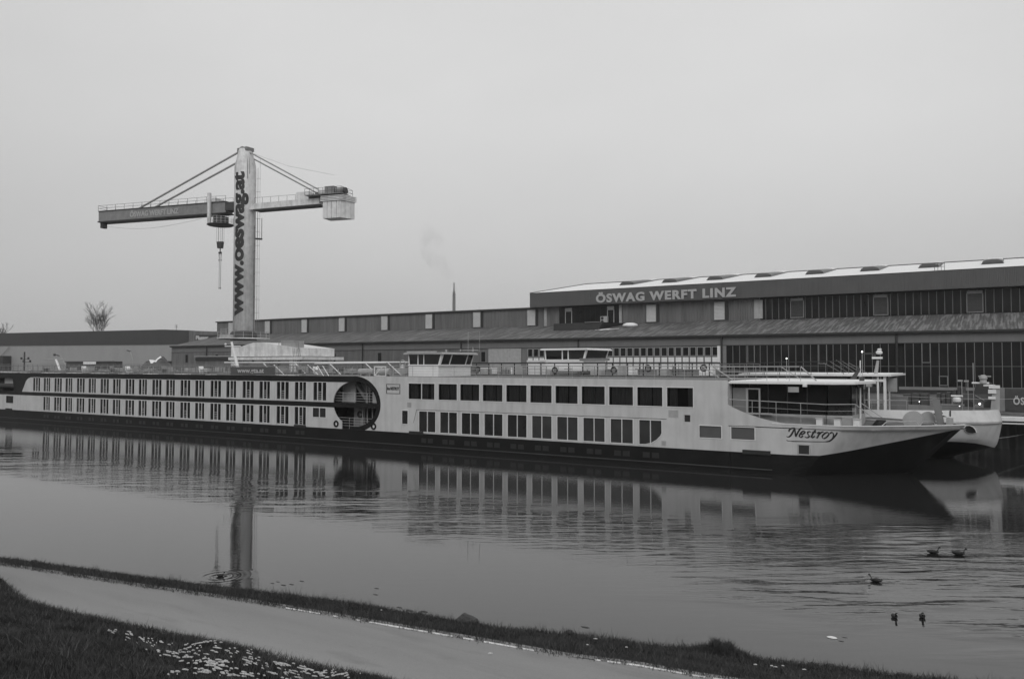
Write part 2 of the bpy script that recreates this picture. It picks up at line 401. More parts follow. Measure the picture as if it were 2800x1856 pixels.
while x<-3.2:
    f=interp(PF,x); w=.012*abs(math.sin(x*1.3)*math.sin(x*.57+1))+random.uniform(0,.008)
    if random.random()<.9 and w>.0045:
        x2=x+.12; f2=interp(PF,x2)
        g.hexa([(x,f-w,2.0),(x2,f2-w*.9,2.0),(x2,f2+w,2.0),(x,f+w,2.0),(x,f-w*.5,2.02),(x2,f2-w*.5,2.022),(x2,f2+w*.6,2.022),(x,f+w*.6,2.02)])
    x+=.12
tag(g.build('snow_rim',snow),label='thin broken line of snow along the far edge of the path',kind='stuff')
g=MB()
for k in range(60):
    x=random.uniform(-26,1); y=edgeY(x)+random.uniform(-.15,.5); r=random.uniform(.03,.10); g.ball((x,y,terr(x,y)+r*.4),r,6,4,(random.uniform(.8,1.5),1,random.uniform(.5,.9)))
tag(g.build('bank_stones',rockm),label='small stones and clods lying along the water edge',kind='stuff')
# rock
rk=onZ(1277,1702,1.55)
rr=thing('bank_rock',(rk[0],edgeY(rk[0])-.1,1.3),'single pointed grey rock at the water edge beside the path','rock')
g=MB(); g.ball((rk[0],edgeY(rk[0])-.1,1.52),.27,11,7,(1.05,.7,.85))
g.v=[(v[0]+.05*math.sin(v[2]*13+v[1]*9),v[1]+.03*math.sin(v[0]*17),v[2]+.05*math.sin(v[0]*11+2)+max(0,v[0]-rk[0])*.25) for v in g.v]
g.build('stone',rockm,rr)
# ------------------------------------------------------------------ water and quay ground
def water():
    m=bpy.data.materials.new('harbour_water'); m.use_nodes=True; nt=m.node_tree; N=nt.nodes; lk=nt.links.new; b=N['Principled BSDF']
    b.inputs['Base Color'].default_value=(.022,.022,.022,1); b.inputs['Roughness'].default_value=.012; b.inputs['IOR'].default_value=1.52
    ge=N.new('ShaderNodeNewGeometry')
    def noise(su,sv,detail=3,rough=.5,off=0):   # u runs across the view, v away from it
        m1=N.new('ShaderNodeMapping'); m1.inputs['Rotation'].default_value=(0,0,R(-32)); lk(ge.outputs['Position'],m1.inputs[0])
        mp=N.new('ShaderNodeMapping'); mp.inputs['Scale'].default_value=(su,sv,1); mp.inputs['Location'].default_value=(off,off*1.7,off)
        lk(m1.outputs[0],mp.inputs[0]); n=N.new('ShaderNodeTexNoise'); n.inputs['Scale'].default_value=1; n.inputs['Detail'].default_value=detail; n.inputs['Roughness'].default_value=rough
        lk(mp.outputs[0],n.inputs['Vector']); return n.outputs['Fac']
    def math_(op,a,b_):
        x=N.new('ShaderNodeMath'); x.operation=op
        for i,q in enumerate((a,b_)):
            if isinstance(q,(int,float)): x.inputs[i].default_value=q
            else: lk(q,x.inputs[i])
        return x.outputs[0]
    def rng_(v,a,b_,c=0,d=1,smooth=True):
        r=N.new('ShaderNodeMapRange'); r.interpolation_type='SMOOTHSTEP' if smooth else 'LINEAR'
        for i,q in zip((1,2,3,4),(a,b_,c,d)): r.inputs[i].default_value=q
        lk(v,r.inputs[0]); return r.outputs[0]
    sp=N.new('ShaderNodeSeparateXYZ'); lk(ge.outputs['Position'],sp.inputs[0])
    # camera-right axis roughly (.85,.53): rotate so u runs across the view
    fine=noise(.8,3.0,4,.6)
    rip=noise(1.3,7.0,3,.6,7)
    strk=noise(.38,1.9,3,.5,3)
    mask1=rng_(noise(.06,.28,4,.6,31),.40,.58)
    mask2=rng_(noise(.12,.30,3,.5,11),.42,.56)
    Yc=sp.outputs['Y']; Xc=sp.outputs['X']
    belt=math_('MULTIPLY',rng_(Yc,26.5,30.5),rng_(Yc,39,34))
    right=math_('MULTIPLY',rng_(Xc,-13,-5),math_('MULTIPLY',rng_(Yc,22,27),rng_(Yc,44,38)))
    upper=math_('MULTIPLY',rng_(Yc,33,40),rng_(Yc,56,50))
    A1=math_('MULTIPLY',belt,mask1); A2=math_('MULTIPLY',right,mask2)
    a_s=math_('ADD',math_('MULTIPLY',A1,.050),math_('ADD',math_('MULTIPLY',A2,.055),.0014))
    a_r=math_('ADD',math_('MULTIPLY',A1,.0012),math_('ADD',math_('MULTIPLY',right,.0040),math_('ADD',math_('MULTIPLY',upper,.0019),.0005)))
    h=math_('ADD',math_('MULTIPLY',fine,.0022),math_('ADD',math_('MULTIPLY',strk,a_s),math_('MULTIPLY',rip,a_r)))
    for (px,py,A) in ((604,1575,.0035),(2400,1592,.003),(2552,1512,.003)):
        cx,cy=onZ(px,py,0); v=N.new('ShaderNodeVectorMath'); v.operation='DISTANCE'; lk(ge.outputs['Position'],v.inputs[0]); v.inputs[1].default_value=(cx,cy,0)
        d=v.outputs['Value']; h=math_('ADD',h,math_('MULTIPLY',math_('MULTIPLY',math_('SINE',math_('MULTIPLY',d,2*math.pi/.32),0),rng_(d,0.1,1.5,1,0)),A*.5))
    bp=N.new('ShaderNodeBump'); bp.inputs['Strength'].default_value=1; bp.inputs['Distance'].default_value=1; lk(h,bp.inputs['Height']); lk(bp.outputs[0],b.inputs['Normal'])
    return m
tag(MB().add([(-900,4,0),(500,4,0),(500,84.5,0),(-900,84.5,0)],[(0,1,2,3)]).build('river_water',water()),kind='structure')
tag(MB().add([(-900,4,-1.4),(500,4,-1.4),(500,84.5,-1.4),(-900,84.5,-1.4)],[(0,1,2,3)]).build('river_bed',soil),kind='structure')
tag(MB().box(-900,500,84.6,1800,2.0,3.0).build('quay_ground',groundm),kind='structure')
q=thing('quay_wall',(0,84,0),'dark steel sheet pile quay wall behind the moored ships','quay wall')
MB().box(-900,500,84.0,84.6,-1.3,2.9).build('sheet_piling',quaym,q)
MB().box(-900,500,83.8,84.9,2.9,3.15).build('capping_beam',concrete,q)
for k in range(-10,4):
    MB().box(k*15-.2+8,k*15+.2+8,83.55,84.0,-.5,2.9).build('fender_timber',dark,q)
# ================================================================== white river cruise ship (front)
SY=56.0; FYS=67.4; CYS=61.7
ship=thing('river_cruise_ship',(-65,CYS,0),'long white river cruise ship in front, dark bands and its name at the bow','ship')
ZB,ZM0,ZM1,ZT0,ZT=1.39,3.44,3.88,5.85,6.40
xc,zc,ai,bi,ao,bo=-52.6,3.80,2.78,2.13,3.22,2.62
def ell(a,b,t0,t1,n): return [(xc+a*math.cos(R(t0+(t1-t0)*i/n)),zc+b*math.sin(R(t0+(t1-t0)*i/n))) for i in range(n+1)]
cabpx=((90.4,110),(119,137),(147.5,167),(177,197),(207,230),(241,261),(271.6,294),(305.8,327),(339,363),(375,400),(413.6,439.7),(452.5,477.5),(491,519),(532,559.5),(574,603),(617.6,645),(661,693),(709,739),(755,788),(805.7,837),(854.7,890))
# regular module measured along the hull: alternating wide / narrow cabin windows
cab=[]
for i in range(21):
    x0=-110.05+(52.0/20)*i-(.0 if i%2==0 else .0); w=1.76 if i%2==0 else 1.60
    x0+= -.0 if i%2==0 else .0
    cab.append((x0,x0+w))
holesU=[rect(a,b,4.03,5.79) for a,b in cab]
holesL=[rect(a,b,1.57,3.32) for a,b in cab[1:20]]+[rect(-58.1,-56.35,2.40,3.30)]
smallL=[(-118.7+ .0,)]
# upper white wall (left of the oval opening)
upL=[(-112.9,ZM1),(-112.3,4.75),(-111.9,5.35),(-111.4,5.68),(-110.7,ZT0)]
arcU=[p for p in ell(ai,bi,90,180,24) if p[1]>ZM1]
arcU=[(x,min(z,ZT0)) for x,z in arcU]
x_a=xc
wallY(upL+[(x_a,ZT0)]+arcU+[(xc-ai*.999,ZM1)],holesU,SY,.10,'upper_side_wall',white,ship)
arcL=[p for p in ell(ai,bi,180,234,20) if p[1]<ZM0]
wallY([(-128,ZB),(arcL[-1][0],ZB)]+arcL[::-1]+[(-128,ZM0)],holesL+[rect(-116.9,-115.2,2.35,3.2),rect(-119.9,-119.1,2.1,3.1)],SY,.10,'lower_side_wall',white,ship)
# front white wall with stepped curve down to the foredeck
stepc=[(-17.04,4.68),(-16.6,4.45),(-16.24,4.29),(-15.8,4.12),(-15.38,3.99),(-14.8,3.81),(-14.11,3.65),(-13.4,3.54),(-12.7,3.47)]
winU=[(-46.05,-43.12)]+[(-42.67+2.345*i,-42.67+2.345*i+1.99) for i in range(10)]
winL=[(-44.83+2.34*i,-44.83+2.34*i+1.82) for i in range(9)]
zU0,zU1,zL0,zL1=4.43,5.82,1.56,3.36
cut=[(-23.77,zL0),(-23.3,zL0+.02),(-22.8,zL0+.15),(-22.4,1.95),(-22.1,2.25),(-22.0,2.45),(-22.0,zL1),(-23.77,zL1)]
outF=[(xc+ao*math.cos(R(-66)),ZB),(-12.7,ZB)]+stepc[::-1]+[(-17.04,ZT)]+[p for p in ell(ao,bo,88,-66,40)]
holesF=[rect(a,b,zU0,zU1) for a,b in winU]+[rect(a,b,zL0,zL1) for a,b in winL]+[cut,rect(-46.79,-46.14,2.17,3.36),rect(-19.11,-17.52,2.28,3.12),rect(-16.81,-15.18,2.28,3.12),rect(-20.25,-19.8,3.35,3.85)]
wallY(outF,holesF,SY,.10,'front_side_wall',white,ship)
# dark bands
wallY([(-128,ZT0),(xc,ZT0),(xc,ZT),(-128,ZT)],[],SY-.03,.16,'dark_roof_band',hullblack,ship)
ring=[(xc,ZT)]+ell(ao,bo,88,-66,40)+[(xc-.6,ZB),(xc-.6,zc-bi)]+ell(ai,bi,-88,88,40)+[(xc,ZT0)]
wallY(ring,[],SY-.03,.35,'dark_oval_rim',hullblack,ship)
MB().box(-128,xc+ai+.2,SY-.02,SY+1.5,ZM0,ZM1).build('dark_deck_band',hullblack,ship)
wallY([(-114.9,ZM1),(-112.9,ZM1)]+upL[1:]+[(-110.7,ZT0),(-128,ZT0),(-128,5.7),(-115.6,5.7),(-115.35,5.5)],[],SY-.02,.14,'dark_corner_panel',hullblack,ship)
MB().box(-128,-109.8,SY+.2,SY+1.8,5.75,5.84).build('balcony_ceiling',lgrey,ship)
# hull
T=[(-17,56.0),(-14,56.0),(-11,56.0),(-9.4,56.08),(-8.5,56.5),(-7.7,57.05),(-6.5,57.95),(-5.3,58.95),(-4.0,60.1),(-3.0,61.05),(-2.62,61.7)]
W=[(-17,56.0),(-14.6,56.0),(-13.0,56.1),(-12.0,56.5),(-11.3,57.0),(-10.6,57.6),(-9.5,58.5),(-8.4,59.4),(-7.3,60.4),(-6.4,61.2),(-6.0,61.7)]
zk=[1.39,1.39,1.39,1.42,1.60,1.78,2.12,2.45,2.83,3.12,3.27]
ZF=3.46
def lerp2(a,b,t): return (a[0]+(b[0]-a[0])*t,a[1]+(b[1]-a[1])*t)
def hullpt(i,z,mirror=False):
    f=(ZF-z)/ZF; p=lerp2(T[i],W[i],f); y=p[1] if not mirror else 2*CYS-p[1]; return (p[0],y,z)
def hullY(x,z):
    P=[hullpt(i,z) for i in range(len(T))]
    for a,b in zip(P,P[1:]):
        if a[0]<=x<=b[0]: return a[1]+(b[1]-a[1])*(x-a[0])/(b[0]-a[0])
    return P[0][1]
for mir,nm in ((False,'bow_plating'),(True,'bow_plating')):
    rows=[[hullpt(i,zk[i]+(ZF-zk[i])*k/8,mir) for i in range(2,len(T))] for k in range(9)]
    rows=[[( -12.7,r[0][1],r[0][2])]+r[0:] for r in rows]
    MB().grid(rows).build(nm,white,ship,smooth=True)
g=MB()
for mir in (False,True):
    dy=.0
    rows=[[hullpt(i,-.9+(zk[i]+.9)*k/6,mir) for i in range(len(T))] for k in range(7)]
    g.grid(rows)
g.box(-128,-16.9,SY-.04,SY+.2,-1.2,ZB); g.box(-128,-16.9,FYS-.2,FYS+.04,-1.2,ZB); g.box(-128.3,-128,SY,FYS,-1.2,2)
g.build('black_hull',hullblack,ship)
MB().box(-128,-14,SY-.09,SY-.03,.26,.33).build('rubbing_strake',darkgrey,ship)
g=MB()
g.box(-20.3,-12.9,SY-.12,SY-.03,1.38,1.46)
MB().box(-16.0,-14.1,SY-.14,SY-.02,1.30,1.58).build('fender_pad',rubber,ship)
for px in (2183.6-60,): pass
for x0 in (-60.6,-116.9,-45.9): MB().box(x0,x0+1.55,SY-.14,SY-.02,1.28,1.56).build('fender_pad',rubber,ship)
# hull portholes (pairs of faint square lights below each window)
po=MB().box(-.28,.28,-.02,.02,-.2,.2).build('porthole',mat('porthole_rim',.018,.5),ship,origin=(0,0,0)); 
pl=MB().box(-.23,.23,-.03,-.02,-.15,.15).build('pane',mat('porthole_glass',.022,.4),po,origin=(0,0,0))
first=True
for xx in [-106.6+2.6*i+d for i in range(19) for d in (-.36,.36)]+[-43.9+2.34*i+d for i in range(10) for d in (-.36,.36)]:
    o=po if first else dup(po,ship); first=False
    o.location=Vector((xx,SY-.045,.78))-wloc(ship)
# superstructure core, decks
MB().box(-127.8,-53.8-1.8,SY+1.0,FYS-.1,ZM1,6.28).build('cabin_block',roomm,ship)
MB().box(-127.8,-55.8,SY+1.0,FYS-.1,.2,ZM0).build('cabin_block',roomm,ship)
MB().box(-48.9,-17.3,SY+.75,FYS-.1,.2,6.28).build('saloon_block',roomm,ship)
MB().box(-128,-17.04,SY+.11,SY+1.0,ZM0+.02,ZM1-.02).build('deck_slab',dark,ship)
MB().box(-128,-17.04,SY+.02,FYS,6.30,6.41).build('sun_deck',deckm,ship)
MB().box(-128,-17.04,FYS-.1,FYS,1.39,6.30).build('far_side_wall',white,ship)
MB().box(-17.14,-17.04,SY+.11,SY+1.0,3.5,6.3).build('front_end_wall',white,ship)
MB().box(-17.14,-17.04,FYS-1.0,FYS-.1,3.5,6.3).build('front_end_wall',white,ship)
# cabin windows
def cabwin(w,kind):
    """origin at lower-left corner of hole, upper row height 1.76"""
    h=1.76; f=.05
    fr=MB()
    for (a,b,c,d) in ((-f,0,-f,h+f),(w,w+f,-f,h+f),(-f,w+f,h,h+f),(-f,w+f,-f,0)): fr.box(a,b,-.03,.04,c,d)
    b1,b2=((.31,.665) if kind=='A' else (.36,.69)); t1=.065 if kind=='A' else .09; t2=.065 if kind=='A' else .03
    fr.box(b1*w-t1/2,b1*w+t1/2,-.02,.06,0,h); fr.box(b2*w-t2/2,b2*w+t2/2,-.02,.06,0,h)
    o=fr.build('cabin_window',wframe,ship,origin=(0,0,0))
    for (a,b) in ((.01,b1*w-t1/2),(b1*w+t1/2,b2*w-t2/2),(b2*w+t2/2,w-.01)): MB().box(a,b,.06,.075,.01,h-.01).build('pane',glass,o,origin=(0,0,0))
    rl=MB()
    for k in range(5): rl.box(b1*w,b2*w,-.05,-.02,.06+k*.19,.085+k*.19)
    rl.build('guard_rail',wframe,o,origin=(0,0,0))
    return o
A=cabwin(1.76,'A'); B=cabwin(1.60,'B'); used={'A':0,'B':0}
for row,z0 in ((0,4.03),(1,1.565)):
    for i in range(21):
        if row==1 and i in (0,20): continue
        k='A' if i%2==0 else 'B'; src=A if k=='A' else B
        o=src if not used[k] else dup(src,ship); used[k]=1
        o.location=Vector((cab[i][0],SY,z0))-wloc(ship)
def simplewin(x0,x1,z0,z1,name='window',n=1,paneM=None,curtain=False,frameM=wframe,fw=.055,poly=None,par=None,Y=None,rec=.05):
    par=par or ship; Y=Y if Y is not None else SY
    fr=MB()
    if poly:
        vs,fs=plate([( (x-(x0+x1)/2)*1.05+(x0+x1)/2,(z-(z0+z1)/2)*1.05+(z0+z1)/2) for x,z in poly],[poly],.06)
        fr.add([(v[0],Y+v[2],v[1]) for v in vs],fs)
    else:
        for (a,b,c,d) in ((x0-fw,x0,z0-fw,z1+fw),(x1,x1+fw,z0-fw,z1+fw),(x0,x1,z1,z1+fw),(x0,x1,z0-fw,z0)): fr.box(a,b,Y-.03,Y+.05,c,d)
    for k in range(1,n): xm=x0+(x1-x0)*k/n; fr.box(xm-.025,xm+.025,Y-.02,Y+rec+.01,(z0 if not poly else z0+.02),z1)
    o=fr.build(name,frameM,par)
    for k in range(n):
        a=x0+(x1-x0)*k/n+(.025 if k else 0); b=x0+(x1-x0)*(k+1)/n-(.025 if k<n-1 else 0)
        if poly:
            a,b=x0+.02,x1-.02
            if k: continue
            vs,fs=plate(poly,[],.015); MB().add([(v[0],Y+rec+.02+v[2],v[1]) for v in vs],fs).build('pane',paneM or clear,o); continue
        MB().box(a,b,Y+rec,Y+rec+.012,z0,z1).build('pane',paneM or clear,o)
    if curtain:
        for (a,b) in curtain:
            g=MB(); n_=int((b-a)/.06)+2
            g.grid([[(x0+a+(b-a)*i/n_,Y+.32+.035*math.sin(i*1.9)+.02*math.sin(i*.7),z) for i in range(n_+1)] for z in (z0-.1,z1+.1)])
            g.build('curtain',curtainm,o,smooth=True)
    return o
rnd=random.Random(8)
for i,(a,b) in enumerate(winU):
    w=b-a
    gap=rnd.uniform(.45,.62)*w; gw=rnd.uniform(.03,.13)
    cu=[(0.02,.9),(1.35,2.0),(2.3,w)] if i==0 else ([(.1,.7),(1.5,w-.05)] if i==10 else [(rnd.uniform(.02,.14),gap),(gap+gw,w-.02)])
    simplewin(a,b,zU0,zU1,'saloon_window',2 if i==0 else 1,curtain=cu)
gl_hi=mat('painted_reflection_glass',.045,.12,.3,.5,spec=.8)  # bank and sky reflection painted into the right-hand panes as a lighter base colour
gl_low=mat('restaurant_window_glass',.028,.05,.3,.4,spec=.8)
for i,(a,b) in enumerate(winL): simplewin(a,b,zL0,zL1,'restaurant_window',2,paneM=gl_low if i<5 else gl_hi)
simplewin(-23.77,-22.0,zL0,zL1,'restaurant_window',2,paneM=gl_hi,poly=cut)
greyglass=mat('blind_window_glass',.10,.3,.1,1)
simplewin(-19.11,-17.52,2.28,3.12,'bow_window',1,paneM=greyglass); simplewin(-16.81,-15.18,2.28,3.12,'bow_window',1,paneM=greyglass)
simplewin(-46.79,-46.14,2.17,3.36,'narrow_window',1,paneM=gl_low); simplewin(-58.1,-56.35,2.40,3.30,'corridor_window',2,paneM=gl_low)
simplewin(-116.9,-115.2,2.35,3.2,'stern_window',1,paneM=gl_low,frameM=dark); simplewin(-119.9,-119.1,2.1,3.1,'stern_window',1,paneM=greyglass,frameM=lgrey)
MB().box(-20.3,-19.75,SY+.1,SY+.3,3.3,3.9).build('hatch_recess',dark,ship)
# dark line over the restaurant windows, louvres, doors
g=MB(); g.box(-45.1,-21.6,SY-.02,SY+.01,3.47,3.52); g.hexa([(-45.15,SY-.02,3.5),(-45.1,SY-.02,3.5),(-45.1,SY+.01,3.5),(-45.15,SY+.01,3.5),(-45.1,SY-.02,3.52),(-45.05,SY-.02,3.52),(-45.05,SY+.01,3.52),(-45.1,SY+.01,3.52)])
g.prism([(-45.5,SY-.015,2.3),(-45.46,SY-.015,2.3),(-45.1,SY-.015,3.5),(-45.16,SY-.015,3.5)],(0,.02,0)); g.build('drip_moulding',grey,ship)
for (x0,x1,z0,z1) in ((-21.45,-20.7,3.65,4.22),(-22.0-.0,-21.66,1.55,1.9),(-46.2,-45.75,3.7,4.15)):
    g=MB(); n=6
    for k in range(n): z=z0+(z1-z0)*k/n; g.hexa([(x0,SY-.03,z),(x1,SY-.03,z),(x1,SY,z+.02),(x0,SY,z+.02),(x0,SY-.03,z+.02),(x1,SY-.03,z+.02),(x1,SY,z+.06),(x0,SY,z+.06)])
    g.build('vent_grille',lgrey,ship)
# framed name board near the oval
nb=MB(); 
for (a,b,c,d) in ((-48.68,-48.63,4.86,5.74),(-47.1,-47.05,4.86,5.74),(-48.68,-47.05,5.70,5.74),(-48.68,-47.05,4.86,4.90)): nb.box(a,b,SY-.03,SY,c,d)
nbo=nb.build('name_board_frame',dark,ship)
vs,fs=text2d('fms NESTROY',1,.01,.02,.92); W_=max(v[0] for v in vs); 
MB().add([(-48.58+v[0]*1.42/W_,SY-.02+v[2],5.2+v[1]*.40) for v in vs],fs).build('name_lettering',blackletter,nbo)
# mooring fairleads beside the oval
def torus_small(x,z):
    o=MB().torus((x,SY-.03,z),.24,.09,'Y',16,6).build('fairlead',hullblack,ship)
    MB().box(x-.04,x+.22,SY-.02,SY+.02,z-.2,z+.1).build('roller',white2,o)
torus_small(-54.95,1.85); torus_small(-50.2,1.80)
# door in the bow
yd=hullY(-11.9,1.7)
MB().box(-12.24,-11.57,yd-.05,yd+.05,1.50,2.09).build('side_door',dark,ship)
g=MB(); 
for (a,b,c,d) in ((-12.32,-12.24,1.42,2.15),(-11.57,-11.50,1.42,2.15),(-12.24,-11.57,2.09,2.15),(-12.24,-11.57,1.42,1.50)): g.box(a,b,yd-.07,yd+.04,c,d)
g.build('door_frame',lgrey,ship)
# ship's name in calligraphy
def cat(P,n=7):
    P=[P[0]]+P+[P[-1]]; o=[]
    for i in range(1,len(P)-2):
        for k in range(n):
            t=k/n; o.append(tuple(.5*((2*P[i][j])+(-P[i-1][j]+P[i+1][j])*t+(2*P[i-1][j]-5*P[i][j]+4*P[i+1][j]-P[i+2][j])*t*t+(-P[i-1][j]+3*P[i][j]-3*P[i+1][j]+P[i+2][j])*t**3) for j in (0,1)))
    o.append(P[-2]); return o
name_strokes={'letter_n':[[(455,475),(448,430),(490,385),(550,360),(635,352)],[(635,352),(560,500),(480,615),(415,640),(360,622)],[(632,352),(645,480),(662,628)],[(662,628),(740,480),(800,390),(850,357),(890,372)]],
'letter_e':[[(830,560),(920,530),(962,480),(935,450),(860,480),(795,565),(785,625),(830,650),(905,605)]],
'letter_s':[[(1160,485),(1110,468),(1050,490),(1065,560),(1100,610),(1060,655),(990,655),(955,622)]],
'letter_t':[[(1312,420),(1250,480),(1190,590),(1165,640),(1200,660),(1285,615)],[(1190,492),(1330,490)]],
'letter_r':[[(1352,520),(1440,488),(1400,590),(1342,682)],[(1420,560),(1490,495),(1565,480)]],
'letter_o':[[(1700,490),(1610,520),(1525,610),(1535,670),(1585,690),(1680,630),(1740,540),(1700,490)]],
'letter_y':[[(1770,525),(1845,492),(1885,560),(1880,640),(1855,690)],[(2000,495),(1985,545),(1900,655),(1800,745),(1690,788),(1400,795),(900,785),(450,770),(395,757),(360,748)]]}
for nm,sts in name_strokes.items():
    g=MB()
    for st in sts:
        P=cat(st); q=[]
        for i,(x,y) in enumerate(P):
            a=P[max(i-1,0)]; b=P[min(i+1,len(P)-1)]; dx,dy=b[0]-a[0],b[1]-a[1]; l=math.hypot(dx,dy) or 1; nx,ny=-dy/l,dx/l
            w=9.0+19*abs(nx*.83+ny*.56)**1.3
            if nm=='letter_y' and x<1650 and y>700: w=11
            q.append([(x+nx*w,y+ny*w),(x-nx*w,y-ny*w)])
        rows=[]
        for pr in q:
            r=[]
            for (x,y) in pr:
                X,Z=onY(2120+x/11.83,1140+y/11.83,56.0); Y=hullY(X,Z); 
                X,Z=onY(2120+x/11.83,1140+y/11.83,Y); r.append((X,Y-.02,Z))
            rows.append(r)
        g.grid(rows)
    g.build(nm,blackletter,ship)
# foredeck
fd=[(-17,56.0)]+T[1:]; outl=fd+[(x,2*CYS-y) for x,y in fd[::-1]]
MB().prism([(x,y+(.0 if y<CYS else 0),3.16) for x,y in outl],(0,0,.06)).build('foredeck',deckm,ship)
g=MB()
for mir in (0,1):
    P=[(x,(y+.06) if not mir else 2*CYS-y-.06) for x,y in T[1:]]
    for a,b in zip(P,P[1:]): g.hexa([(a[0],a[1]-.09,ZF-.02),(b[0],b[1]-.09,ZF-.02),(b[0],b[1]+.09,ZF-.02),(a[0],a[1]+.09,ZF-.02),(a[0],a[1]-.09,ZF+.03),(b[0],b[1]-.09,ZF+.03),(b[0],b[1]+.09,ZF+.03),(a[0],a[1]+.09,ZF+.03)])
g.build('bulwark_rail',white2,ship)
# forward lounge
ly0,ly1=57.0,66.4
lo=[(-17.1,ly0),(-10.6,ly0+.25),(-9.3,ly0+1.6),(-9.0,CYS),(-9.3,ly1-1.6),(-10.6,ly1-.25),(-17.1,ly1)]
MB().prism([(x,y,4.05) for x,y in lo],(0,0,2.12)).build('lounge_glazing',glass,ship)
MB().prism([(x-.02,y+(.02 if y<CYS else -.02),3.22) for x,y in lo],(0,0,.83)).build('lounge_base_wall',lgrey,ship)
g=MB()
for a,b in zip(lo[:3],lo[1:4]):
    n=5 if a[0]<-12 else 1
    for k in range(n+1):
        p=lerp2(a,b,k/n); g.box(p[0]-.03,p[0]+.03,p[1]-.04,p[1]+.02,4.05,6.17)
g.build('lounge_mullions',dark,ship)
g=MB(); g.box(-17.0,-14.2,56.85,57.02,4.0,4.12); g.box(-14.9,-8.9,56.55,56.9,4.02,4.10); g.build('counter_ledge',lgrey,ship)
g=MB(); g.box(-16.95,-16.0,56.9,57.0,3.25,5.85); MB().box(-16.0+.0,-15.85,56.84,57.0,3.25,5.85).build('door_post',lgrey,ship)
g.build('side_screen',grey,ship)
g=MB(); g.box(-15.85,-15.1,56.84,56.98,5.75,5.85); g.box(-15.1,-15.0,56.84,56.98,3.25,5.85); fr=g.build('lounge_door',lgrey,ship); MB().box(-15.85,-15.1,56.94,56.97,4.1,5.75).build('pane',glass,fr)
ro=[(-17.04,56.25),(-10.2,56.6),(-8.9,57.7),(-8.15,CYS),(-8.9,65.7),(-10.2,66.8),(-17.04,67.15)]
MB().prism([(x,y,6.17) for x,y in ro],(0,0,.16)).build('lounge_roof',white2,ship)
MB().prism([(x*.985-.2,(y-CYS)*.97+CYS,6.33) for x,y in ro],(0,0,.035)).build('roof_snow',snow,ship)
g=MB()
g.box(-13.0,-12.3,56.45,56.6,5.62,5.98); g.build('notice_plate',lgrey,ship)
fl=MB().box(-12.0,-11.75,56.3,56.6,6.0,6.17).build('floodlight',white2,ship)
# railings
def rail(pts,h,nb,name,parent,m=steel,gap=1.3,r=.022,slant=0,post=None,tr=None):
    g=MB(); tr=tr or r*1.3
    tot=0
    for a,b in zip(pts,pts[1:]):
        a=Vector(a);b=Vector(b); n=max(1,round((b-a).length/gap))
        for k in range(n+1): p=a.lerp(b,k/n); g.tube(p,p+Vector((slant,0,h)),(post or r),4,caps=False)
        g.tube(a+Vector((slant,0,h)),b+Vector((slant,0,h)),tr,5)
        for j in range(1,nb+1):
            z=h*j/(nb+1); g.tube(a+Vector((slant*z/h,0,z)),b+Vector((slant*z/h,0,z)),r*.7,4,caps=False)
    return g.build(name,m,parent,fixn=False)
rail([(-127.5,SY+.15,6.41),(-58,SY+.15,6.41)],.95,3,'sun_deck_railing',ship,grey,1.3,.022)
rail([(-127.5,FYS-.1,6.41),(-17.5,FYS-.1,6.41)],.95,2,'sun_deck_railing',ship,grey,1.3,.024)
rail([(-50.5,SY+.3,6.41),(-18.0,SY+.3,6.41)],.98,3,'sun_deck_railing',ship,lgrey,2.33,.018,tr=.03)
rail([(-17.0,SY+.15,3.7),(-10.5,SY+.25,3.5),(-8.9,57.6,3.5)],1.35,2,'foredeck_railing',ship,lgrey,1.6,.022)
g=MB(); g.tube((-8.9,57.6,4.85),(-7.9,58.0,4.0),.03); g.tube((-8.6,58.2,4.9),(-7.4,58.7,3.95),.03); g.build('stair_handrail',lgrey,ship)
# slanted companion rails on lounge roof
g=MB()
a0=onY(1934,1003,56.6); a1=onY(1997,1040,56.6); b0=onY(2152,1001,57.5); b1=onY(2184,1034,57.5)
for Y,dx in ((56.7,0),):
    zt=7.35
    g.tube((-18.3,Y,zt),(-16.9,Y,6.42),.05); MB().tube((-20.2,60,zt+.0),(-18.9,60,6.5),.05).build('companionway_rail_end',lgrey,ship)
    for z,x0,x1 in ((7.35,-18.3,-12.4),(7.0,-17.8,-12.0),(6.75,-17.4,-11.7),(6.55,-17.1,-11.5)): g.tube((x0,Y+.1,z),(x1,Y+.5,z+.02),.032)
    g.tube((-12.3,57.2,7.37),(-11.3,57.3,6.4),.05); MB().tube((-14.5,60.5,7.4),(-13.1,60.5,6.5),.03).build('companionway_rail_end',lgrey,ship)
    for k in range(7): g.tube((-16.8+k*.75,Y+.12+k*.05,6.35),(-16.8+k*.75,Y+.12+k*.05,7.35),.02,4)
g.build('companionway_rails',lgrey,ship)
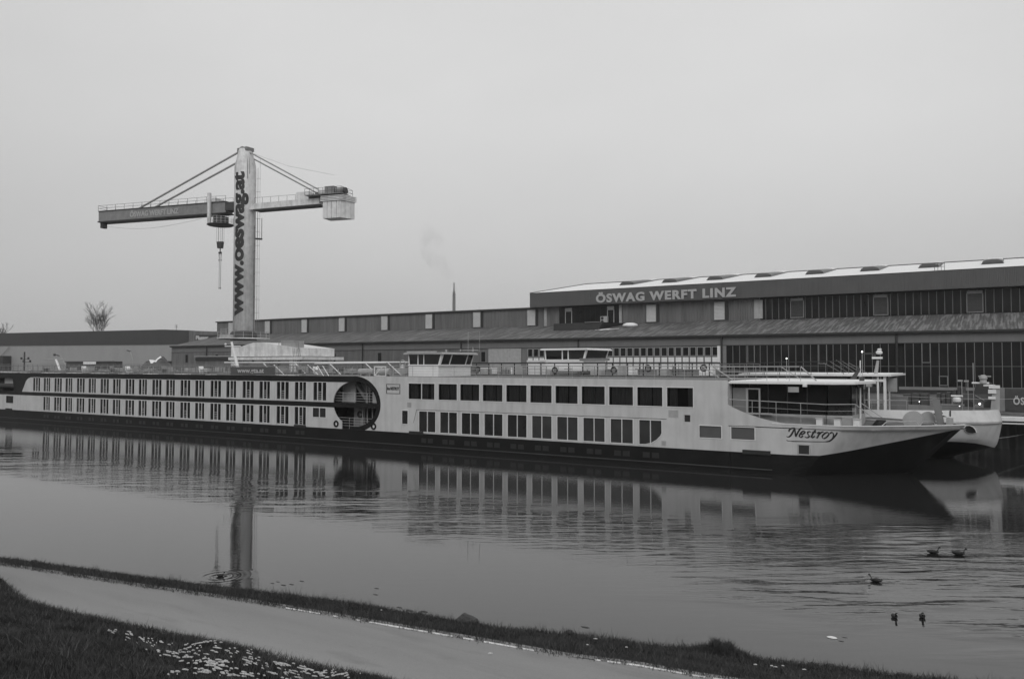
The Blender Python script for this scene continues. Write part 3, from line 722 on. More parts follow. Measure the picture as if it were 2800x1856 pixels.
# oval lobby inside
lob=thing('x',(0,0,0),'x','x'); bpy.data.objects.remove(lob)
g=MB(); g.box(-55.8,-49.0,SY+2.4,SY+2.5,1.3,6.3); g.build('lobby_back_wall',dark,ship)
MB().box(-55.6,-53.9,SY+1.5,SY+1.6,ZM1,5.85).build('lobby_side_panel',white,ship); MB().box(-51.45,-49.3,SY+1.2,SY+1.3,ZM1,5.6).build('lobby_side_panel',white,ship)
g=MB(); g.box(-53.6,-52.2,SY+1.9,SY+2.0,4.9,6.3); g.prism([(-53.9,SY+1.4,5.5),(-52.6,SY+1.4,4.1),(-52.4,SY+1.4,4.3),(-53.7,SY+1.4,5.7)],(0,.5,0)); g.build('lobby_stair_flight',grey,ship)
g=MB()
for x in (-52.3,-51.9,-51.3): g.box(x-.03,x+.03,SY+1.25,SY+1.33,ZM1,6.2)
for x in (-52.45,-51.85,-51.2,-50.6): g.box(x-.035,x+.035,SY+.9,SY+.98,1.5,ZM0)
g.build('lobby_glazing_bars',lgrey,ship)
MB().box(-53.9,-52.5,SY+1.3,SY+1.4,1.4,ZM0).build('lobby_lower_panel',grey,ship)
MB().torus((-53.0,SY+1.15,2.75),.27,.08,'Y').build('life_ring_holder',dark,ship)
g=MB()
for z in (4.82,4.55,4.3,4.06): g.tube((xc-ai*.96,SY+.2,z),(xc+ai*.96,SY+.2,z),.02,5)
for x in (-54.3,-52.8,-51.2): g.tube((x,SY+.2,ZM1),(x,SY+.2,4.82),.03,5)
for z in (2.45,2.2,1.95,1.7): g.tube((xc-ai*.85,SY+.25,z),(xc+ai*.85,SY+.25,z),.02,5)
for x in (-53.5,-52.9,-52.0,-51.2): g.tube((x,SY+.25,1.4),(x,SY+.25,2.45),.02,5)
g.build('lobby_railing',steel,ship)
MB().box(-55.8,-49.2,SY+.1,SY+2.4,1.25,1.4).build('lobby_floor',dark,ship)
# stern opening on the upper deck, with a tender inside
MB().box(-128,-114.2,SY+2.6,SY+2.7,ZM1,5.8).build('stern_lobby_wall',grey,ship)
MB().box(-119.4,-115.6,SY+.9,SY+1.0,4.9,5.68).build('stern_screen_panel',white,ship)
g=MB()
bt=[]
for t in range(9):
    u=t/8; x=-119.9+4.2*u; w=.75*math.sin(math.pi*min(max(u*.9+.1,0),1))**.5
    bt.append([(x,SY+.6-w*.6,4.95-.1*u),(x,SY+.45-w*.5,4.5),(x,SY+.6,4.15),(x,SY+.9,4.5),(x,SY+1.0,4.95)])
g.grid(bt); g.build('covered_tender_boat',darkgrey,ship,smooth=True)
# wheelhouse
def wheelhouse(root,x0,x1,ya,yb,zb,zt,roofM,wallM,side,front,fl=.35):
    MB().box(x0,x1-.1,ya,yb,zb-1.1,zb).build('wheelhouse_base',wallM,root)
    MB().hexa([(x0+.05,ya+.05,zb),(x1-.05,ya+.05,zb),(x1-.05,yb-.05,zb),(x0+.05,yb-.05,zb),(x0-.08,ya+.05,zt),(x1+fl-.05,ya+.05,zt),(x1+fl-.05,yb-.05,zt),(x0-.08,yb-.05,zt)]).build('wheelhouse_glazing',glass,root)
    for u,w,sh in side:
        xa=x0+(x1-x0)*u; MB().prism([(xa-w/2,ya,zb),(xa+w/2,ya,zb),(xa+w/2+sh,ya,zt),(xa-w/2+sh,ya,zt)],(0,.09,0)).build('window_post',wallM,root)
    for u,w in front:
        y=ya+(yb-ya)*u; MB().hexa([(x1-.06,y-w/2,zb),(x1+.02,y-w/2,zb),(x1+.02,y+w/2,zb),(x1-.06,y+w/2,zb),(x1+fl-.06,y-w/2,zt),(x1+fl+.02,y-w/2,zt),(x1+fl+.02,y+w/2,zt),(x1+fl-.06,y+w/2,zt)]).build('window_post',wallM,root)
    MB().box(x0-.05,x1+.03,ya-.04,yb+.04,zb-.1,zb+.06).build('window_sill',wallM,root)
    prof=[(x0-.4,zt+.01),(x1+fl+.25,zt+.01),(x1+fl+.2,zt+.14),(x1+fl,zt+.2),(x0-.2,zt+.2),(x0-.38,zt+.12)]
    MB().prism([(x,ya-.3,z) for x,z in prof],(0,yb-ya+.6,0)).build('wheelhouse_roof',roofM,root)
wx1=XY(1201,59.4); wheelhouse(ship,XY(1117,59.4),wx1,59.4,wx1/(XY(1289,59.4)/59.4),7.46,8.46,lgrey,white2,[(.02,.1,-.08),(.31,.09,0),(.5,.08,0),(.98,.15,.3)],[(.03,.14),(.30,.1),(.80,.08),(.98,.08)])
g=MB(); g.box(-48.9,-45.4,59.15,59.3,8.66,8.78)
for k in range(13): g.box(-48.8+k*.25,-48.65+k*.25,59.02,59.06,8.5,8.62)
for x in (-45.6,-43.9,-42.5): g.tube((x,61,8.72),(x,61,8.95),.09)
g.tube((-43.4,61.5,8.7),(-43.4,61.5,10.6),.018); g.tube((-42.1,61.5,8.7),(-42.1,61.5,10.6),.018); g.tube((-43.7,61,8.85),(-41.9,61,8.85),.04); g.tube((-42.5,61,8.75),(-42.5,61,9.15),.03)
g.build('roof_aerials',lgrey,ship)
g=MB(); g.torus((-49.2,58.9,7.6),.33,.045,'Y',14,5); g.lathe([(.3,0),(.26,.08),(.14,.3),(.05,.36)],(-49.2,58.9,7.2),14); g.build('ship_bell',steel,ship)
g=MB()
for k in range(5): g.tube((-49.3+k*.13,58.7,6.4),(-49.3+k*.13,58.7,7.1),.02,4)
g.build('bell_stand',lgrey,ship)
# folded awning frames on the sun deck
g=MB()
g.tube((-76.5,60,7.75),(-48.5,60,7.75),.075,5); g.tube((-76,63.5,7.72),(-50,63.5,7.75),.07,5); g.tube((-60,58,7.62),(-50.5,58,7.7),.06,5)
for x in (-75,-70,-65,-60,-55,-52): g.tube((x,60,7.7),(x+1.6,60.1,6.5),.05,5); 
for x in (-72,-66,-61): g.tube((x,58,7.5),(x+1.4,58.1,6.5),.04,5)
g.build('folded_awning_frame',white2,ship)
g=MB()
for x in (-57.0,-56.3): g.tube((x,SY+.3,6.42),(x-.9,SY+.35,7.4),.04,5)
g.build('gangway_rail_prop',white2,ship)
# banner on the railing
bn=MB().box(-70.4,-63.6,SY+.02,SY+.06,6.45,7.28).build('web_address_banner',banner)
tag(bn,'dark web address banner tied to the railing of the white ship below the crane','banner')
letters('www.gta.at',-69.3,-65.2,6.66,6.99,lambda u,v,w:(u,SY-.0-.01+w*.1,v),'banner_letter',paleletter,bn,.03,1.0)
# leaning T-shaped mast
xm0,zm0=onY(655,1000,58.5); xm1,zm1=onY(633,935,58.5)
mt=thing('signal_mast',(xm0,58.5,6.41),'leaning white T-shaped mast on the ship deck in front of the crane base','mast')
MB().tube((xm0,58.5,6.41),(xm1,58.5,zm1),.20,8,.12).build('mast_pole',white2,mt)
xa,za=onY(615,947,58.5); xb,zb=onY(658,948,58.5)
MB().tube((xa,58.5,za),(xb,58.5,za),.06,6).build('cross_arm',white2,mt)
g=MB(); g.ball((xa+.1,58.5,za+.25),.12,8,6); g.build('mast_lamp',white2,mt)
# sun deck furniture
def seat_stack(x,y,z,m,label,grp):
    t=thing('stacked_deck_chairs',(x,y,z),label,'deck chairs',grp)
    for k in range(3):
        MB().box(x-.3,x+.3,y-.3,y+.3,z+.15+k*.2,z+.2+k*.2).build('seat',m,t)
        MB().hexa([(x-.32,y-.3,z+.2+k*.2),(x-.26,y-.3,z+.2+k*.2),(x-.26,y+.3,z+.2+k*.2),(x-.32,y+.3,z+.2+k*.2),(x-.5,y-.3,z+.7+k*.1),(x-.45,y-.3,z+.7+k*.1),(x-.45,y+.3,z+.7+k*.1),(x-.5,y+.3,z+.7+k*.1)]).build('backrest',m,t)
    g=MB()
    for sx in (-.27,.27):
        for sy in (-.27,.27): g.tube((x+sx,y+sy,z),(x+sx,y+sy,z+.7),.025,4)
    g.build('leg_frame',steel,t)
chairspots=[(-111,'farthest left, near the stern'),(-103,'second from the stern'),(-98,'third from the stern'),(-92,'left of the gravel heap ashore'),(-86,'below the gravel heap ashore'),(-80,'in front of the shed left of the crane'),(-62,'just right of the web address banner'),(-60.5,'between the banner and the oval opening')]
for i,(x,w) in enumerate(chairspots):
    seat_stack(x,58.2+(i%3)*.8,6.41,white2 if i%2 else grey,('white' if i%2 else 'grey')+' stacked deck chairs, '+w,'stacked deck chairs on the sun deck')
g=MB()
for k in range(16):
    x=-122+k*3.1; g.box(x,x+1.5+.4*(k%3),60.5,62.3,6.41,6.62+.08*(k%2))
g.build('folded_loungers',grey,ship)
g=MB(); 
for k in range(75):
    x=-124+k*.98+random.uniform(-.3,.3); y=random.uniform(57.5,66); h=random.uniform(.35,.95)
    g.tube((x,y,6.4),(x,y,6.4+h),.03,4); 
    if k%2: g.box(x-.3,x+.3,y-.2,y+.2,6.4+h*.6,6.4+h*.6+.06)
tag(g.build('deck_fittings',lgrey,ship),kind='stuff')
g=MB()
for k in range(12): x=-126+k*5.6+random.random(); MB().box(x,x+random.uniform(1,3.5),SY+.35,SY+1.0,6.41,6.45).build('deck_edge_snow',snow,ship)
# capsule storage (life raft canisters) right of the oval
for k,(x,w) in enumerate(((-53.8,1.9),(-51.6,1.5))):
    t=thing('life_raft_canister',(x,59,6.41),('long grey deck canister above the oval opening of the white ship' if k==0 else 'short grey deck canister beside the wheelhouse of the white ship'),'canister')
    g=MB(); g.tube((x-w/2,59,6.8),(x+w/2,59,6.8),.33,14); g.build('canister_shell',lgrey,t,smooth=False)
    g=MB(); g.box(x-w/3,x-w/3+.12,58.7,59.3,6.41,6.6); g.box(x+w/3-.12,x+w/3,58.7,59.3,6.41,6.6); g.build('cradle',steel,t)
t=thing('deck_gate_box',(-49.9,57.3,6.41),'pale open frame crate standing beside the wheelhouse on the white ship','frame')
g=MB()
for a,b in (((-51.3,6.45),(-49.9,6.45)),((-51.3,6.45),(-51.3,7.3)),((-49.9,6.45),(-49.9,7.3)),((-51.3,7.3),(-49.9,7.3)),((-51.3,6.45),(-50.3,7.3))): g.tube((a[0],57.3,a[1]),(b[0],57.3,b[1]),.05,5)
g.build('frame_bars',white2,t)
# foredeck gear
def winch(x,y,label,r=.55):
    t=thing('mooring_winch',(x,y,3.22),label,'winch')
    g=MB(); g.tube((x,y-.5,3.22+r),(x,y+.5,3.22+r),r*.6,18); g.build('drum',grey,t)
    for s in (-.5,.5): MB().tube((x,y+s-.03,3.22+r),(x,y+s+.03,3.22+r),r,20).build('flange',lgrey,t)
    g=MB(); g.box(x-.35,x+.35,y-.7,y+.7,3.22,3.4); g.build('bedplate',dark,t)
winch(-5.65,59.9,'round mooring winch on the white ship bow, nearest the rail',.58)
winch(-5.0,62.6,'smaller mooring winch on the white ship bow, behind the first one',.5)
t=thing('coiled_hawser',(-7.7,58.9,3.22),'dark heap of coiled mooring rope on the white ship foredeck','rope')
g=MB()
for k in range(6): g.torus((-7.7+.04*k,58.9,3.27+k*.09),.42-.03*k,.06,'Z',18,5)
g.build('rope_coil',rubber,t)
def bollard(x,y,label):
    t=thing('deck_bollard',(x,y,3.22),label,'bollard','white bollards along the foredeck edge')
    MB().box(x-.2,x+.2,y-.2,y+.2,3.22,3.85).build('post',white2,t); MB().box(x-.24,x+.24,y-.24,y+.24,3.85,3.93).build('cap',white,t)
bollard(-11.0,56.7,'white square bollard, left one of three behind the bow lettering')
bollard(-9.9,56.9,'white square bollard, middle one of three behind the bow lettering')
bollard(-8.75,57.2,'white square bollard, right one of three, beside the rope coil')
g=MB(); P=[(-7.3,57.5,3.45),(-7.0,57.7,3.75),(-5.4,58.95,3.75),(-5.2,59.2,3.45)]; g.path(P,.025,5); P=[(-5.2,59.2,3.45),(-5.0,59.4,3.75),(-4.5,59.9,3.72),(-4.2,60.1,3.45)]; g.path(P,.025,5); g.build('bow_hoop_rail',steel,ship)
# bent bow mast
X0,Z0=onY(2574,1157,61.7); X1,Z1=onY(2559,1091,61.7)
t=thing('bow_mast',(X0,61.7,3.3),'folded grey bow mast with an arm, on the white ship foredeck','mast')
MB().obox(((X0+X1)/2,61.7,(3.2+Z1)/2),(.22,0,0),(0,.15,0),((X1-X0)/2,0,(Z1-3.2)/2)).build('mast_trunk',grey,t)
MB().box(X1+.1,X1+1.7,61.6,61.75,Z1-.42,Z1-.30).build('mast_arm',grey,t)
xx,zz=onY(2617,1088,61.7); g=MB(); g.box(xx-.35,xx+.35,61.5,61.8,zz+.1,zz+.2); g.build('radar_scanner',white2,t); g=MB(); g.lathe([(.16,-.25),(.24,-.18),(.26,0),(.2,.1)],(xx,61.65,zz-.05),14); g.build('radar_base',white2,t)
xx,zz=onY(2590,1130,61.7); g=MB(); g.hexa([(xx-.3,61.5,zz-.1),(xx+.1,61.5,zz-.25),(xx+.1,61.9,zz-.25),(xx-.3,61.9,zz-.1),(xx-.15,61.5,zz+.2),(xx+.15,61.5,zz+.2),(xx+.15,61.9,zz+.2),(xx-.15,61.9,zz+.2)]); g.build('lamp_hood',white2,t); MB().box(xx+.15,xx+.22,61.5,61.9,zz-.2,zz+.2).build('lamp_front',dark,t)
MB().box(xx-.05,xx+.35,61.4,62,3.22,zz-.3).build('mast_locker',lgrey,t)
# duty lamps
def lamppole(x,y,z0,z1,label,r=.06,grp=None):
    r=r*.72
    t=thing('deck_lamp',(x,y,z0),label,'lamp',grp); MB().tube((x,y,z0),(x,y,z1),.02,5).build('pole',steel,t); MB().ball((x,y,z1+r),r,10,8).build('globe',lampm,t,smooth=True)
lamppole(XY(2151,62),62,6.4,onY(2151,978,62)[1]-.1,'lit white globe lamp on a thin pole above the companionway rails',.07)
lamppole(XY(2358,66),66,6.4,onY(2358,960,66)[1]-.1,'lit white globe lamp at the left end of the dark mast arm',.08)
# ================================================================== second ship behind
s2=thing('second_cruise_ship',(-60,74,0),'white cruise ship moored behind the first one, its bulbous bow showing at the right','ship')
A0,A1=68.3,79.7; Z2=6.5
MB().box(-150,-20,A0,A0+.2,1.5,Z2).build('side_wall',white,s2); MB().box(-150,-20,A0+.2,A1,0.1,Z2-.1).build('cabin_block',roomm,s2)
MB().box(-150,-19.8,A0-.02,A1,-1,1.5).build('black_hull',hullblack,s2)
MB().box(-150,-20,A0,A1,Z2-.1,Z2).build('sun_deck',deckm,s2)
T2=[(-20,68.3),(-12,68.35),(-9,68.6),(-6.8,69.2),(-4.8,70.0),(-3.2,70.9),(-2.0,71.8),(-1.2,72.7),(-.9,73.4),(-.85,74)]
K2=[(-20,68.3),(-12,68.3),(-9,68.4),(-6.6,68.9),(-4.5,69.6),(-2.8,70.5),(-1.6,71.4),(-.9,72.4),(-.68,73.2),(-.65,74)]
B2=[(-20,68.4),(-12,68.4),(-9,68.7),(-7.0,69.3),(-5.2,70.1),(-3.6,71.0),(-2.5,71.9),(-1.8,72.8),(-1.35,73.4),(-1.2,74)]
zb2=[1.5,1.5,1.5,1.52,1.55,1.52,1.4,1.2,1.02,.95]
W2=[(-20,68.4),(-14,68.4),(-11,68.9),(-9.4,69.6),(-8,70.5),(-6.8,71.4),(-6,72.2),(-5.5,73),(-5.2,73.5),(-5.1,74)]
def mir2(p): return (p[0],148-p[1])
def s2loft(fn,nm,m):
    g=MB()
    for mi in (0,1):
        g.grid([[((fn(i,k)[0],fn(i,k)[1] if not mi else 148-fn(i,k)[1],fn(i,k)[2])) for i in range(len(T2))] for k in range(9)])
    return g.build(nm,m,s2,smooth=True)
def f_up(i,k):
    p=lerp2(K2[i],T2[i],k/8); return (p[0],p[1],3.1+(3.95+.04*i/9-3.1)*k/8)
def f_mid(i,k):
    t=k/8; p=lerp2(B2[i],K2[i],t**.6); return (p[0],p[1],zb2[i]+(3.1-zb2[i])*t)
def f_lo(i,k):
    t=k/8; p=lerp2(W2[i],B2[i],t**1.5); return (p[0],p[1],-.5+(zb2[i]+.5)*t)
s2loft(f_up,'bow_bulwark',white); s2loft(f_mid,'bow_plating',white); s2loft(f_lo,'lower_bow',hullblack)
def h2Y(x,z):
    t=max(0,min(1,(z-1.4)/1.7)); P=[lerp2(B2[i],K2[i],t**.6) for i in range(len(K2))]
    for a,b in zip(P,P[1:]):
        if a[0]<=x<=b[0]: return a[1]+(b[1]-a[1])*(x-a[0])/(b[0]-a[0])
    return P[-1][1]
def on2(px,py):
    Y=71.
    for _ in range(6): X,Z=onY(px,py,Y); Y=h2Y(X,Z)
    return (X,Y,Z)
eye=[(1295,1100),(1325,1066),(1390,1068),(1440,1092),(1480,1135),(1500,1190),(1440,1205),(1370,1203),(1325,1180),(1300,1140)]
E3=[on2(2440+x/6.533,1000+y/6.533) for x,y in eye]; ec=Vector([sum(p[i] for p in E3)/len(E3) for i in range(3)])
MB().prism([(p[0],p[1]-.05,p[2]) for p in E3],(0,.08,0)).build('hawse_opening',dark,s2)
g=MB(); n=len(E3)
big=[ec+(Vector(p)-ec)*1.13 for p in E3]
for i in range(n):
    a,b,c,d=E3[i],E3[(i+1)%n],big[(i+1)%n],big[i]; g.hexa([(a[0],a[1]-.1,a[2]),(b[0],b[1]-.1,b[2]),(c[0],c[1]-.06,c[2]),(d[0],d[1]-.06,d[2]),(a[0],a[1]+.02,a[2]),(b[0],b[1]+.02,b[2]),(c[0],c[1]+.05,c[2]),(d[0],d[1]+.05,d[2])])
g.build('hawse_rim',white2,s2)
for px,py in ((2552,1134),(2581,1133)):
    x,z=onY(px,py,69.6); MB().box(x-.25,x+.25,69.0,69.3,z-.15,z+.15).build('bulwark_port',dark,s2)
MB().prism([(x,y,2.9) for x,y in K2]+[(x,148-y,2.9) for x,y in K2[::-1]],(0,0,.06)).build('foredeck',deckm,s2)
MB().box(-20,-11.2,A0+.4,A1-.4,3.0,Z2).build('lounge_glazing',glass,s2)
MB().box(-20,-8.0,A0+.6,A1-.6,6.58,6.74).build('lounge_roof',white2,s2); MB().box(-19.8,-8.2,A0+.8,A1-.8,6.745,6.775).build('roof_snow',snow,s2)
g=MB()
for px,yy,w in ((2352,69.2,.09),(2400,69.2,.07),(2419,69.2,.1),(2431,74,.05)):
    x=XY(px,yy); g.box(x-w,x+w,yy-.08,yy+.08,3.0,6.58)
g.box(XY(2352,69.2),XY(2419,69.2),69.1,69.3,6.15,6.35); g.build('canopy_posts',white2,s2)
x,z=onY(2443,1052,72); MB().box(x-.4,x+.25,71.6,72.3,z-.55,z+.55).build('ventilation_box',lgrey,s2)
x,z=onY(2376,1047,69); MB().box(x-.2,x+.2,68.9,69.2,z-.3,z+.3).build('lamp_box',lgrey,s2); MB().tube((x,69,3.1),(x,69,z-.3),.05).build('lamp_post',white2,s2)
x0,z0=onY(2459,1097,76); MB().box(x0-.9,x0+.7,75.8,76,3.1,4.75).build('deck_locker',grey,s2)
wx2=XY(1597,71.6); wheelhouse(s2,XY(1490,71.6),wx2,71.6,wx2/(XY(1658,71.6)/71.6),7.98,8.97,white2,white2,[(.02,.12,-.08),(.45,.12,0),(.60,.12,0),(.98,.16,.3)],[(.03,.14),(.98,.14)],.3)
MB().box(-36.8,-33.5,71.55,71.62,7.9,8.15).build('wheelhouse_apron',grey,s2)
x,z=onY(1466,1000,70); MB().box(x-.75,x+.75,69.4,70.6,6.5,7.85).build('deck_locker',white2,s2); MB().box(x-.7,x+.85,69.3,70.7,7.85,7.95).build('locker_snow',snow,s2)
g=MB(); g.box(-55,-21.5,68.42,68.56,7.60,7.72)
k=-55
while k<-21: g.box(k-.04,k+.04,68.45,68.53,6.5,7.6); k+=1.55
g.build('canvas_topped_railing',dark,s2)
rail([(-150,68.5,6.5),(-55,68.5,6.5)],1.05,3,'sun_deck_railing',s2,grey,1.5,.025)
rail([(-150,79.5,6.5),(-21,79.5,6.5)],1.05,3,'sun_deck_railing',s2,grey,1.5,.025)
rail([(-21.5,68.5,6.5),(-11.5,69,6.7)],1.1,3,'sun_deck_railing',s2,dark,1.2,.025)
rail([(-12,69.0,3.1),(-7,69.6,3.1)],1.6,3,'foredeck_railing',s2,lgrey,1.2,.02)
g=MB()
for k in range(5): x=-13.6+k*.5; g.tube((x,72,7.9-.12*abs(k-2)),(x+1.6,72.4,6.7),.025,4)
g.build('folded_ramp_rails',grey,s2)
g=MB()
rr2=random.Random(5)
for k in range(70):
    x=rr2.uniform(-130,-22); y=rr2.uniform(69.5,79); h=rr2.uniform(.4,1.1); g.tube((x,y,6.5),(x,y,6.5+h),.035,4)
    if k%2: g.box(x-.35,x+.35,y-.25,y+.25,6.5+h*.5,6.5+h*.5+.07)
tag(g.build('deck_fittings',darkgrey,s2),kind='stuff')
g=MB()
for k in range(26):
    x=-128+k*4.0+rr2.uniform(-.8,.8); w=rr2.uniform(.4,1.3); MB().box(x,x+w,71,72,6.5,6.5+rr2.uniform(.3,.95)).build('low_locker',lgrey,s2)
g=MB()
for k in range(9): x=-60+k*4.3; MB().box(x,x+rr2.uniform(.6,2.2),75,76,6.5,6.5+rr2.uniform(.5,1.0)).build('pale_deck_box',white2,s2)
rings=[(1120,993,'beside'),(1517,1012,'below'),(1678,1012,'a'),(1772,1008,'b'),(1924,1008,'c')]
names=['life ring on the rail just right of the first wheelhouse','life ring under the second wheelhouse','life ring right of the second wheelhouse','life ring in the middle of the pale panels','life ring at the right end of the pale panels']
for (px,py,_),lb in zip([(1306,1010,0),(1517,1012,0),(1678,1012,0),(1772,1007,0),(1924,1006,0)],names):
    x,z=onY(px,py,68.2); o=thing('life_ring',(x,68.2,z),'dark '+lb,'life ring','life rings along the rail of the ship behind'); MB().torus((x,68.2,z),.27,.07,'Y',18,6).build('ring',dark,o); MB().box(x-.17,x+.17,68.22,68.28,z-.17,z+.17).build('ring_bracket',grey,o)
# masts of ship two
x,z=onY(2720,1124,73.8)
t=thing('bow_radar_mast',(x,73.8,3.0),'tall pale bow mast with radar bar and lamps on the far ship bow','mast')
xt,zt=onY(2722,1053,73.8)
MB().hexa([(x-.38,73.6,3.0),(x+.32,73.6,3.0),(x+.32,74,3.0),(x-.38,74,3.0),(xt-.16,73.65,zt),(xt+.3,73.65,zt),(xt+.3,73.95,zt),(xt-.16,73.95,zt)]).build('mast_trunk',lgrey,t)
g=MB(); g.box(xt-.5,xt+.05,73.5,74.1,zt-.65,zt-.35); g.box(xt-.5,xt,73.5,74.1,zt-1.1,zt-.9); g.box(xt-.45,xt+.3,73.55,74.0,zt-.25,zt); g.build('mast_lamps',white2,t)
xa,za=onY(2681,1047,73.8); g=MB(); g.tube((xa-.6,73.8,za),(xa+.6,73.8,za),.07,8); g.box(xa+.2,xt,73.7,73.9,za-.25,za-.12); g.build('radar_scanner',white2,t)
g=MB(); g.lathe([(.27,-.35),(.22,-.1),(.3,.0),(.26,.22),(.1,.3)],(xa+.2,73.8,za+.35),14); g.build('radar_dome',lgrey,t)
xb,zb_=onY(2692,1029,73.8); MB().box(xb-.42,xb+.45,73.7,73.9,zb_-.04,zb_+.06).build('radar_bar',lgrey,t)
for px,py,top,lab in ((2631,1110,1041,'left'),(2648,1120,1042,'right'),(2662,1060,992,'tall')):
    x,z0=onY(px,py,74.5); _,z1=onY(px,top,74.5); o=thing('whip_antenna',(x,74.5,3.0),'thin pale antenna pole on the far ship bow, '+{'left':'left of the short pair','right':'right of the short pair','tall':'the tallest, under the radar bar'}[lab],'antenna')
    MB().tube((x,74.5,3),(x,74.5,z1),.03,5).build('pole',lgrey,o)
    if lab!='tall': MB().box(x-.28,x+.06,74.4,74.6,z1-.06,z1+.08).build('antenna_head',lgrey,o)
# dark mast with domes and flags above the lounge roofs
x,z=onY(2395,1030,70.5); xt,zt=onY(2399,985,70.5)
t=thing('dome_mast',(x,70.5,6.7),'pale mast with white radar domes and a dark side arm above the lounge roof','mast')
MB().tube((x-.15,70.5,5.9),(xt+.05,70.5,zt),.2,8,.1).build('mast_pole',lgrey,t)
g=MB()
xd,zd=onY(2404,965,70.5); g.lathe([(.1,-.1),(.24,-.05),(.26,.08),(.15,.2)],(xd,70.5,zd),14)
xd,zd=onY(2405,956,70.5); g.lathe([(.14,-.05),(.18,.03),(.1,.1)],(xd,70.5,zd),12)
xd,zd=onY(2399,979,70.5); g.box(xd-.38,xd+.38,70.3,70.7,zd-.06,zd+.1)
g.build('radar_domes',white2,t)
xa,za=onY(2358,966,70.5); g=MB(); g.box(xa,xd+.1,70.45,70.55,za-.06,za+.04); g.prism([(xa+.7,70.45,za-.5),(xa+.85,70.45,za-.5),(xd,70.45,za+.1),(xd-.2,70.45,za+.1)],(0,.1,0)); g.build('side_arm',darkgrey,t)
x,z0=onY(2352,1112,60.5); _,z1=onY(2354,985,60.5)
t=thing('flagpole',(x,60.5,3.25),'white flagpole with a furled grey flag in front of the dark lounge','flag')
MB().tube((x,60.5,3.2),(x+.05,60.5,z1),.07,6,.04).build('pole',white2,t)
P=[onY(2325,1037,60.5),(0,0)]
a=onY(2324,1037,60.4);b=onY(2340,1037,60.4);c=onY(2353,1010,60.4);d=onY(2350,1002,60.4)
MB().prism([(a[0],60.3,a[1]),(b[0],60.3,b[1]),(c[0],60.3,c[1]),(d[0],60.3,d[1])],(0,.12,0)).build('flag_cloth',darkgrey,t)
a=onY(2350,1030,60.4); MB().prism([(a[0],60.3,a[1]),(a[0]+.35,60.3,a[1]),(a[0]+.25,60.3,a[1]-.75),(a[0]+.02,60.3,a[1]-.75)],(0,.15,0)).build('flag_fold',darkgrey,t)
# mooring lines and thin wires
for i,(p,q,l) in enumerate((((2440,1081,70),(2800,1090,84),'upper'),((2290,1090,60),(2580,1092,84),'lower'),((2660,1200,71),(2800,1187,84),'bow'),((2700,1128,73.5),(2800,1135,84),'stem'))):
    a=onY(p[0],p[1],p[2]); b=onY(q[0],q[1],q[2]); o=MB(); n=8; A_=Vector((a[0],p[2],a[1])); B_=Vector((b[0],q[2],b[1]))
    o.path([A_.lerp(B_,k/n)-Vector((0,0,.12*math.sin(math.pi*k/n))) for k in range(n+1)],.02,4)
    tag(o.build('mooring_line',lgrey,fixn=False),['thin wire running right from the lounge front above the quay','thin wire below the upper one, from the lounge railing','mooring line from the low bow of the far ship to the quay','mooring line from the top of the far ship stem to the quay'][i],'rope')
# ================================================================== quay things at the right
o=thing('boarding_pontoon',(3,82,2.3),'pale beam pontoon floating off the quay right of the far ship bow','pontoon')
MB().box(-1.6,14,81.6,83.4,2.62,2.93).build('beam',white2,o); MB().box(-1.6,14,81.5,81.6,2.37,2.47).build('lower_tube',white2,o)
for x in (1,6,11): MB().tube((x,82.6,-.8),(x,82.6,2.6),.15,8).build('support_pile',dark,o)
x0=XY(2742,90); x1=x0+9
ct=thing('dark_container',(x0,90,3),'dark shipping container with white company letters at the right edge','container')
_,zt=onY(2770,1062,90); MB().box(x0,x1,90,92.5,3.05,zt).build('box_body',darkgrey,ct)
g=MB()
for k in range(30): g.box(x0+.15+k*.3,x0+.28+k*.3,89.96,90,3.2,zt-.15)
g.build('wall_ribs',darkgrey,ct); MB().box(x0-.12,x0+.12,89.9,90.02,3.05,zt).build('corner_post',grey,ct)
MB().box(XY(2732,90),XY(2746,90),89.8,90.2,3.05,5.3).build('end_door',grey,ct)
la=onY(2771,1106,89.9); lb=onY(2772,1086,89.9)
letters('ÖSWAG',la[0],la[0]+(XY(2800,90)-la[0])*2.9,la[1],lb[1],lambda u,v,w:(u,89.93-w,v),'company_letter',paleletter,ct,.06,1.15,.02)
# parked dark excavator-like machine and bits on the quay
x=XY(2678,92); t=thing('quay_machine',(x,92,3),'dark wheeled work machine with a lit headlamp behind the far ship bow','vehicle')
g=MB(); g.hexa([(x-1.6,91,3.6),(x+1.2,91,3.6),(x+1.2,93,3.6),(x-1.6,93,3.6),(x-1.5,91.1,4.6),(x+1.2,91.1,4.6),(x+1.2,92.9,4.6),(x-1.5,92.9,4.6)]); g.build('body',darkgrey,t)
g=MB(); g.hexa([(x-.5,91.2,4.6),(x+1.1,91.2,4.6),(x+1.1,92.8,4.6),(x-.5,92.8,4.6),(x-.3,91.3,5.7),(x+1.0,91.3,5.7),(x+1.0,92.7,5.7),(x-.3,92.7,5.7)]); g.build('cab',dark,t)
for dx in (-1.0,.8):
    for yy in (91,92.8): MB().tube((x+dx,yy,3.5),(x+dx,yy+.25,3.5),.5,14).build('wheel',rubber,t)
a=onY(2679,1104,90.9); MB().ball((a[0],90.9,a[1]),.09,8,6).build('headlamp',lampm,t)
a=onY(2679,1088,91); g=MB(); g.tube((a[0]-.4,91,a[1]+.25),(a[0]+.4,91,a[1]-.25),.05); g.build('grab_handle',grey,t)
a=onY(2624,1109,95); lamppole(a[0],95,3,a[1]-.08,'small lit lamp low on the quay, left of the work machine',.08)
